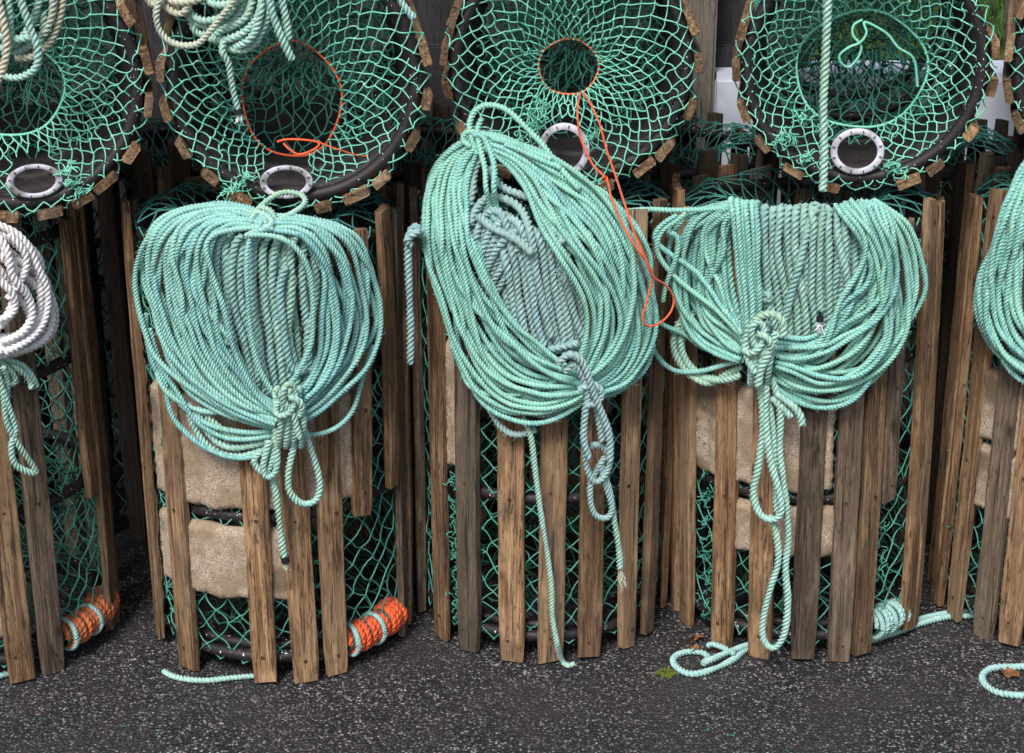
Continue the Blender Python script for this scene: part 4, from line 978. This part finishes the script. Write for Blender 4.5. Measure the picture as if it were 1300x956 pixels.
# moss tuft
c0 = on_z(846, 856, 0); segs = []; random.seed(9)
for _ in range(500):
    a, rr = random.random()*6.28, random.random()**.6; p = np.array([rr*.017*cos(a)*(1+.4*sin(3*a)), rr*.014*sin(a)*(1+.4*cos(5*a)), 0.]); q = p+np.array([random.gauss(0, .003), random.gauss(0, .003), random.uniform(.003, .012)*(1.2-rr)]); segs.append((p, q))
o = net('moss', segs, [segs[0][0]], .0007, M['moss'], None); o.location = c0; tag(o, 'small tuft of yellow green moss on the asphalt', 'moss', kind='stuff')

# loose grit and rope crumbs scattered on the asphalt
random.seed(55); VV, FF, o_ = [], [], 0
for _ in range(2600):
    x = random.uniform(-1.5, 1.6); y = random.choice([random.gauss(0, .10), random.uniform(-.75, .25)])
    sc = np.array([random.uniform(.0008, .0030) for _ in range(3)]); sc[2] *= .6
    if random.random() < .03: sc *= 1.9
    a = random.random()*6.28; P_ = (_OCT+RNG.normal(0, .18, (6, 3)))*sc; c_, s_ = cos(a), sin(a)
    P_ = np.stack([P_[:, 0]*c_-P_[:, 1]*s_+x, P_[:, 0]*s_+P_[:, 1]*c_+y, P_[:, 2]+sc[2]*.6], 1)
    VV.append(P_); FF.append(_OF+o_); o_ += 6
o = mesh('grit', np.vstack(VV), np.vstack(FF), M['grit'], None, False); tag(o, 'loose grit scattered on the asphalt', 'grit', kind='stuff')
segs = []
for _ in range(60):
    x = random.uniform(-1.3, 1.4); y = random.uniform(-.35, .12); a = random.random()*6.28; l = random.uniform(.004, .016)
    p = np.array([x, y, .002]); segs.append((p, p+np.array([l*cos(a), l*sin(a), random.uniform(0, .003)])))
o = net('rope_crumbs', segs, [segs[0][0]], .0006, M['net_side'], None, .002); tag(o, 'tiny green twine clippings on the asphalt', 'twine', kind='stuff')
# ------------------------------------------------------------------ setting
def grid(name, x0, x1, y0, y1, z, mat, label=None):
    o = mesh(name, [[x0, y0, z], [x1, y0, z], [x1, y1, z], [x0, y1, z]], np.array([[0, 1, 2, 3]]), mat, None, False); o['kind'] = 'structure'; return o
grid('asphalt_ground', -60, 60, -60, 1.9, 0, M['asphalt'])
grid('grass_ground', -60, 60, 1.9, 300, .0, M['soil'])
grid('gravel_path', -3, 14, 12.2, 19, .02, M['path'])
# grass blades seen over the wall, through pot D
random.seed(31); segs = []
for _ in range(16000):
    x = random.uniform(.2, 5.2); y = random.uniform(3.0, 12.2); h = random.uniform(.10, .30)
    p = np.array([x, y, 0]); segs.append((p, p+np.array([random.gauss(0, .07), random.gauss(0, .07), h])))
o = net('grass', segs, [segs[0][0]], .006, M['grass'], None, .012); o['kind'] = 'stuff'; o['label'] = 'green grass beyond the low wall'; o['category'] = 'grass'
def box(name, c, s, mat, parent=None, bev=.01, rot=0):
    import bmesh
    bm = bmesh.new(); bmesh.ops.create_cube(bm, size=1)
    for v in bm.verts: v.co.x *= s[0]; v.co.y *= s[1]; v.co.z *= s[2]
    bmesh.ops.bevel(bm, geom=bm.edges[:], offset=bev, segments=2, affect='EDGES')
    me = bpy.data.meshes.new(name); bm.to_mesh(me); bm.free(); me.materials.append(mat)
    o = bpy.data.objects.new(name, me); link(o, parent); o.location = c; o.rotation_euler[2] = rot; return o
# low painted wall behind the pots (right half of the view)
wx0 = on_y(900, 120, 1.30)[0]; 
w = box('low_wall', (wx0+1.6, 1.42, .49), (3.2, .24, .98), M['wall'], None, .02); tag(w, 'low blue white painted wall behind the upper pots on the right', 'wall')
# dark timber shed wall (left and middle)
sh = thing('timber_shed', 'dark timber board wall behind the left and middle pots', 'shed', (-1.3, 1.40, 0))
for k in range(12):
    box('wall_board', (.30, 0.03*(k % 2)+.02, .11+k*.205), (3.55, .03, .213), M['wood_dark'], sh, .006)
pst = on_y(905, 60, 1.33)[0]-.045
box('corner_post', (pst+1.3, -.05, 1.2), (.10, .10, 2.4), M['wood_post'], sh, .008)

# ------------------------------------------------------------------ camera, light, render
cam = bpy.data.cameras.new('camera'); co = bpy.data.objects.new('camera', cam); link(co)
co.location = CAM; co.rotation_euler = (radians(90)-PITCH, 0, 0); cam.sensor_width = 36; cam.lens = 36*F/1300; cam.clip_end = 1000; cam.clip_start = .05
scn.camera = co
w = bpy.data.worlds.new('World'); scn.world = w; w.use_nodes = True; nt = w.node_tree; bg = nt.nodes['Background']
sky = nt.nodes.new('ShaderNodeTexSky'); sky.sky_type = 'NISHITA'; sky.sun_disc = False
EL, AZ = radians(50), radians(200)    # azimuth clockwise from +Y : behind the camera, to the left
sky.sun_elevation = EL; sky.sun_rotation = AZ; sky.dust_density = 4.0; sky.air_density = 1.0
nt.links.new(sky.outputs[0], bg.inputs[0]); bg.inputs[1].default_value = .10
sun = bpy.data.lights.new('sun', 'SUN'); sun.energy = 2.4; sun.angle = radians(18); sun.color = (1, .97, .92)
so = bpy.data.objects.new('sun', sun); link(so)
dv = np.array([sin(AZ)*cos(EL), cos(AZ)*cos(EL), sin(EL)])
from mathutils import Vector
so.rotation_euler = Vector(dv).to_track_quat('Z', 'Y').to_euler()
scn.view_settings.view_transform = 'Standard'; scn.view_settings.look = 'None'; scn.view_settings.exposure = 0.42; scn.view_settings.gamma = 1
scn.render.engine = 'CYCLES'
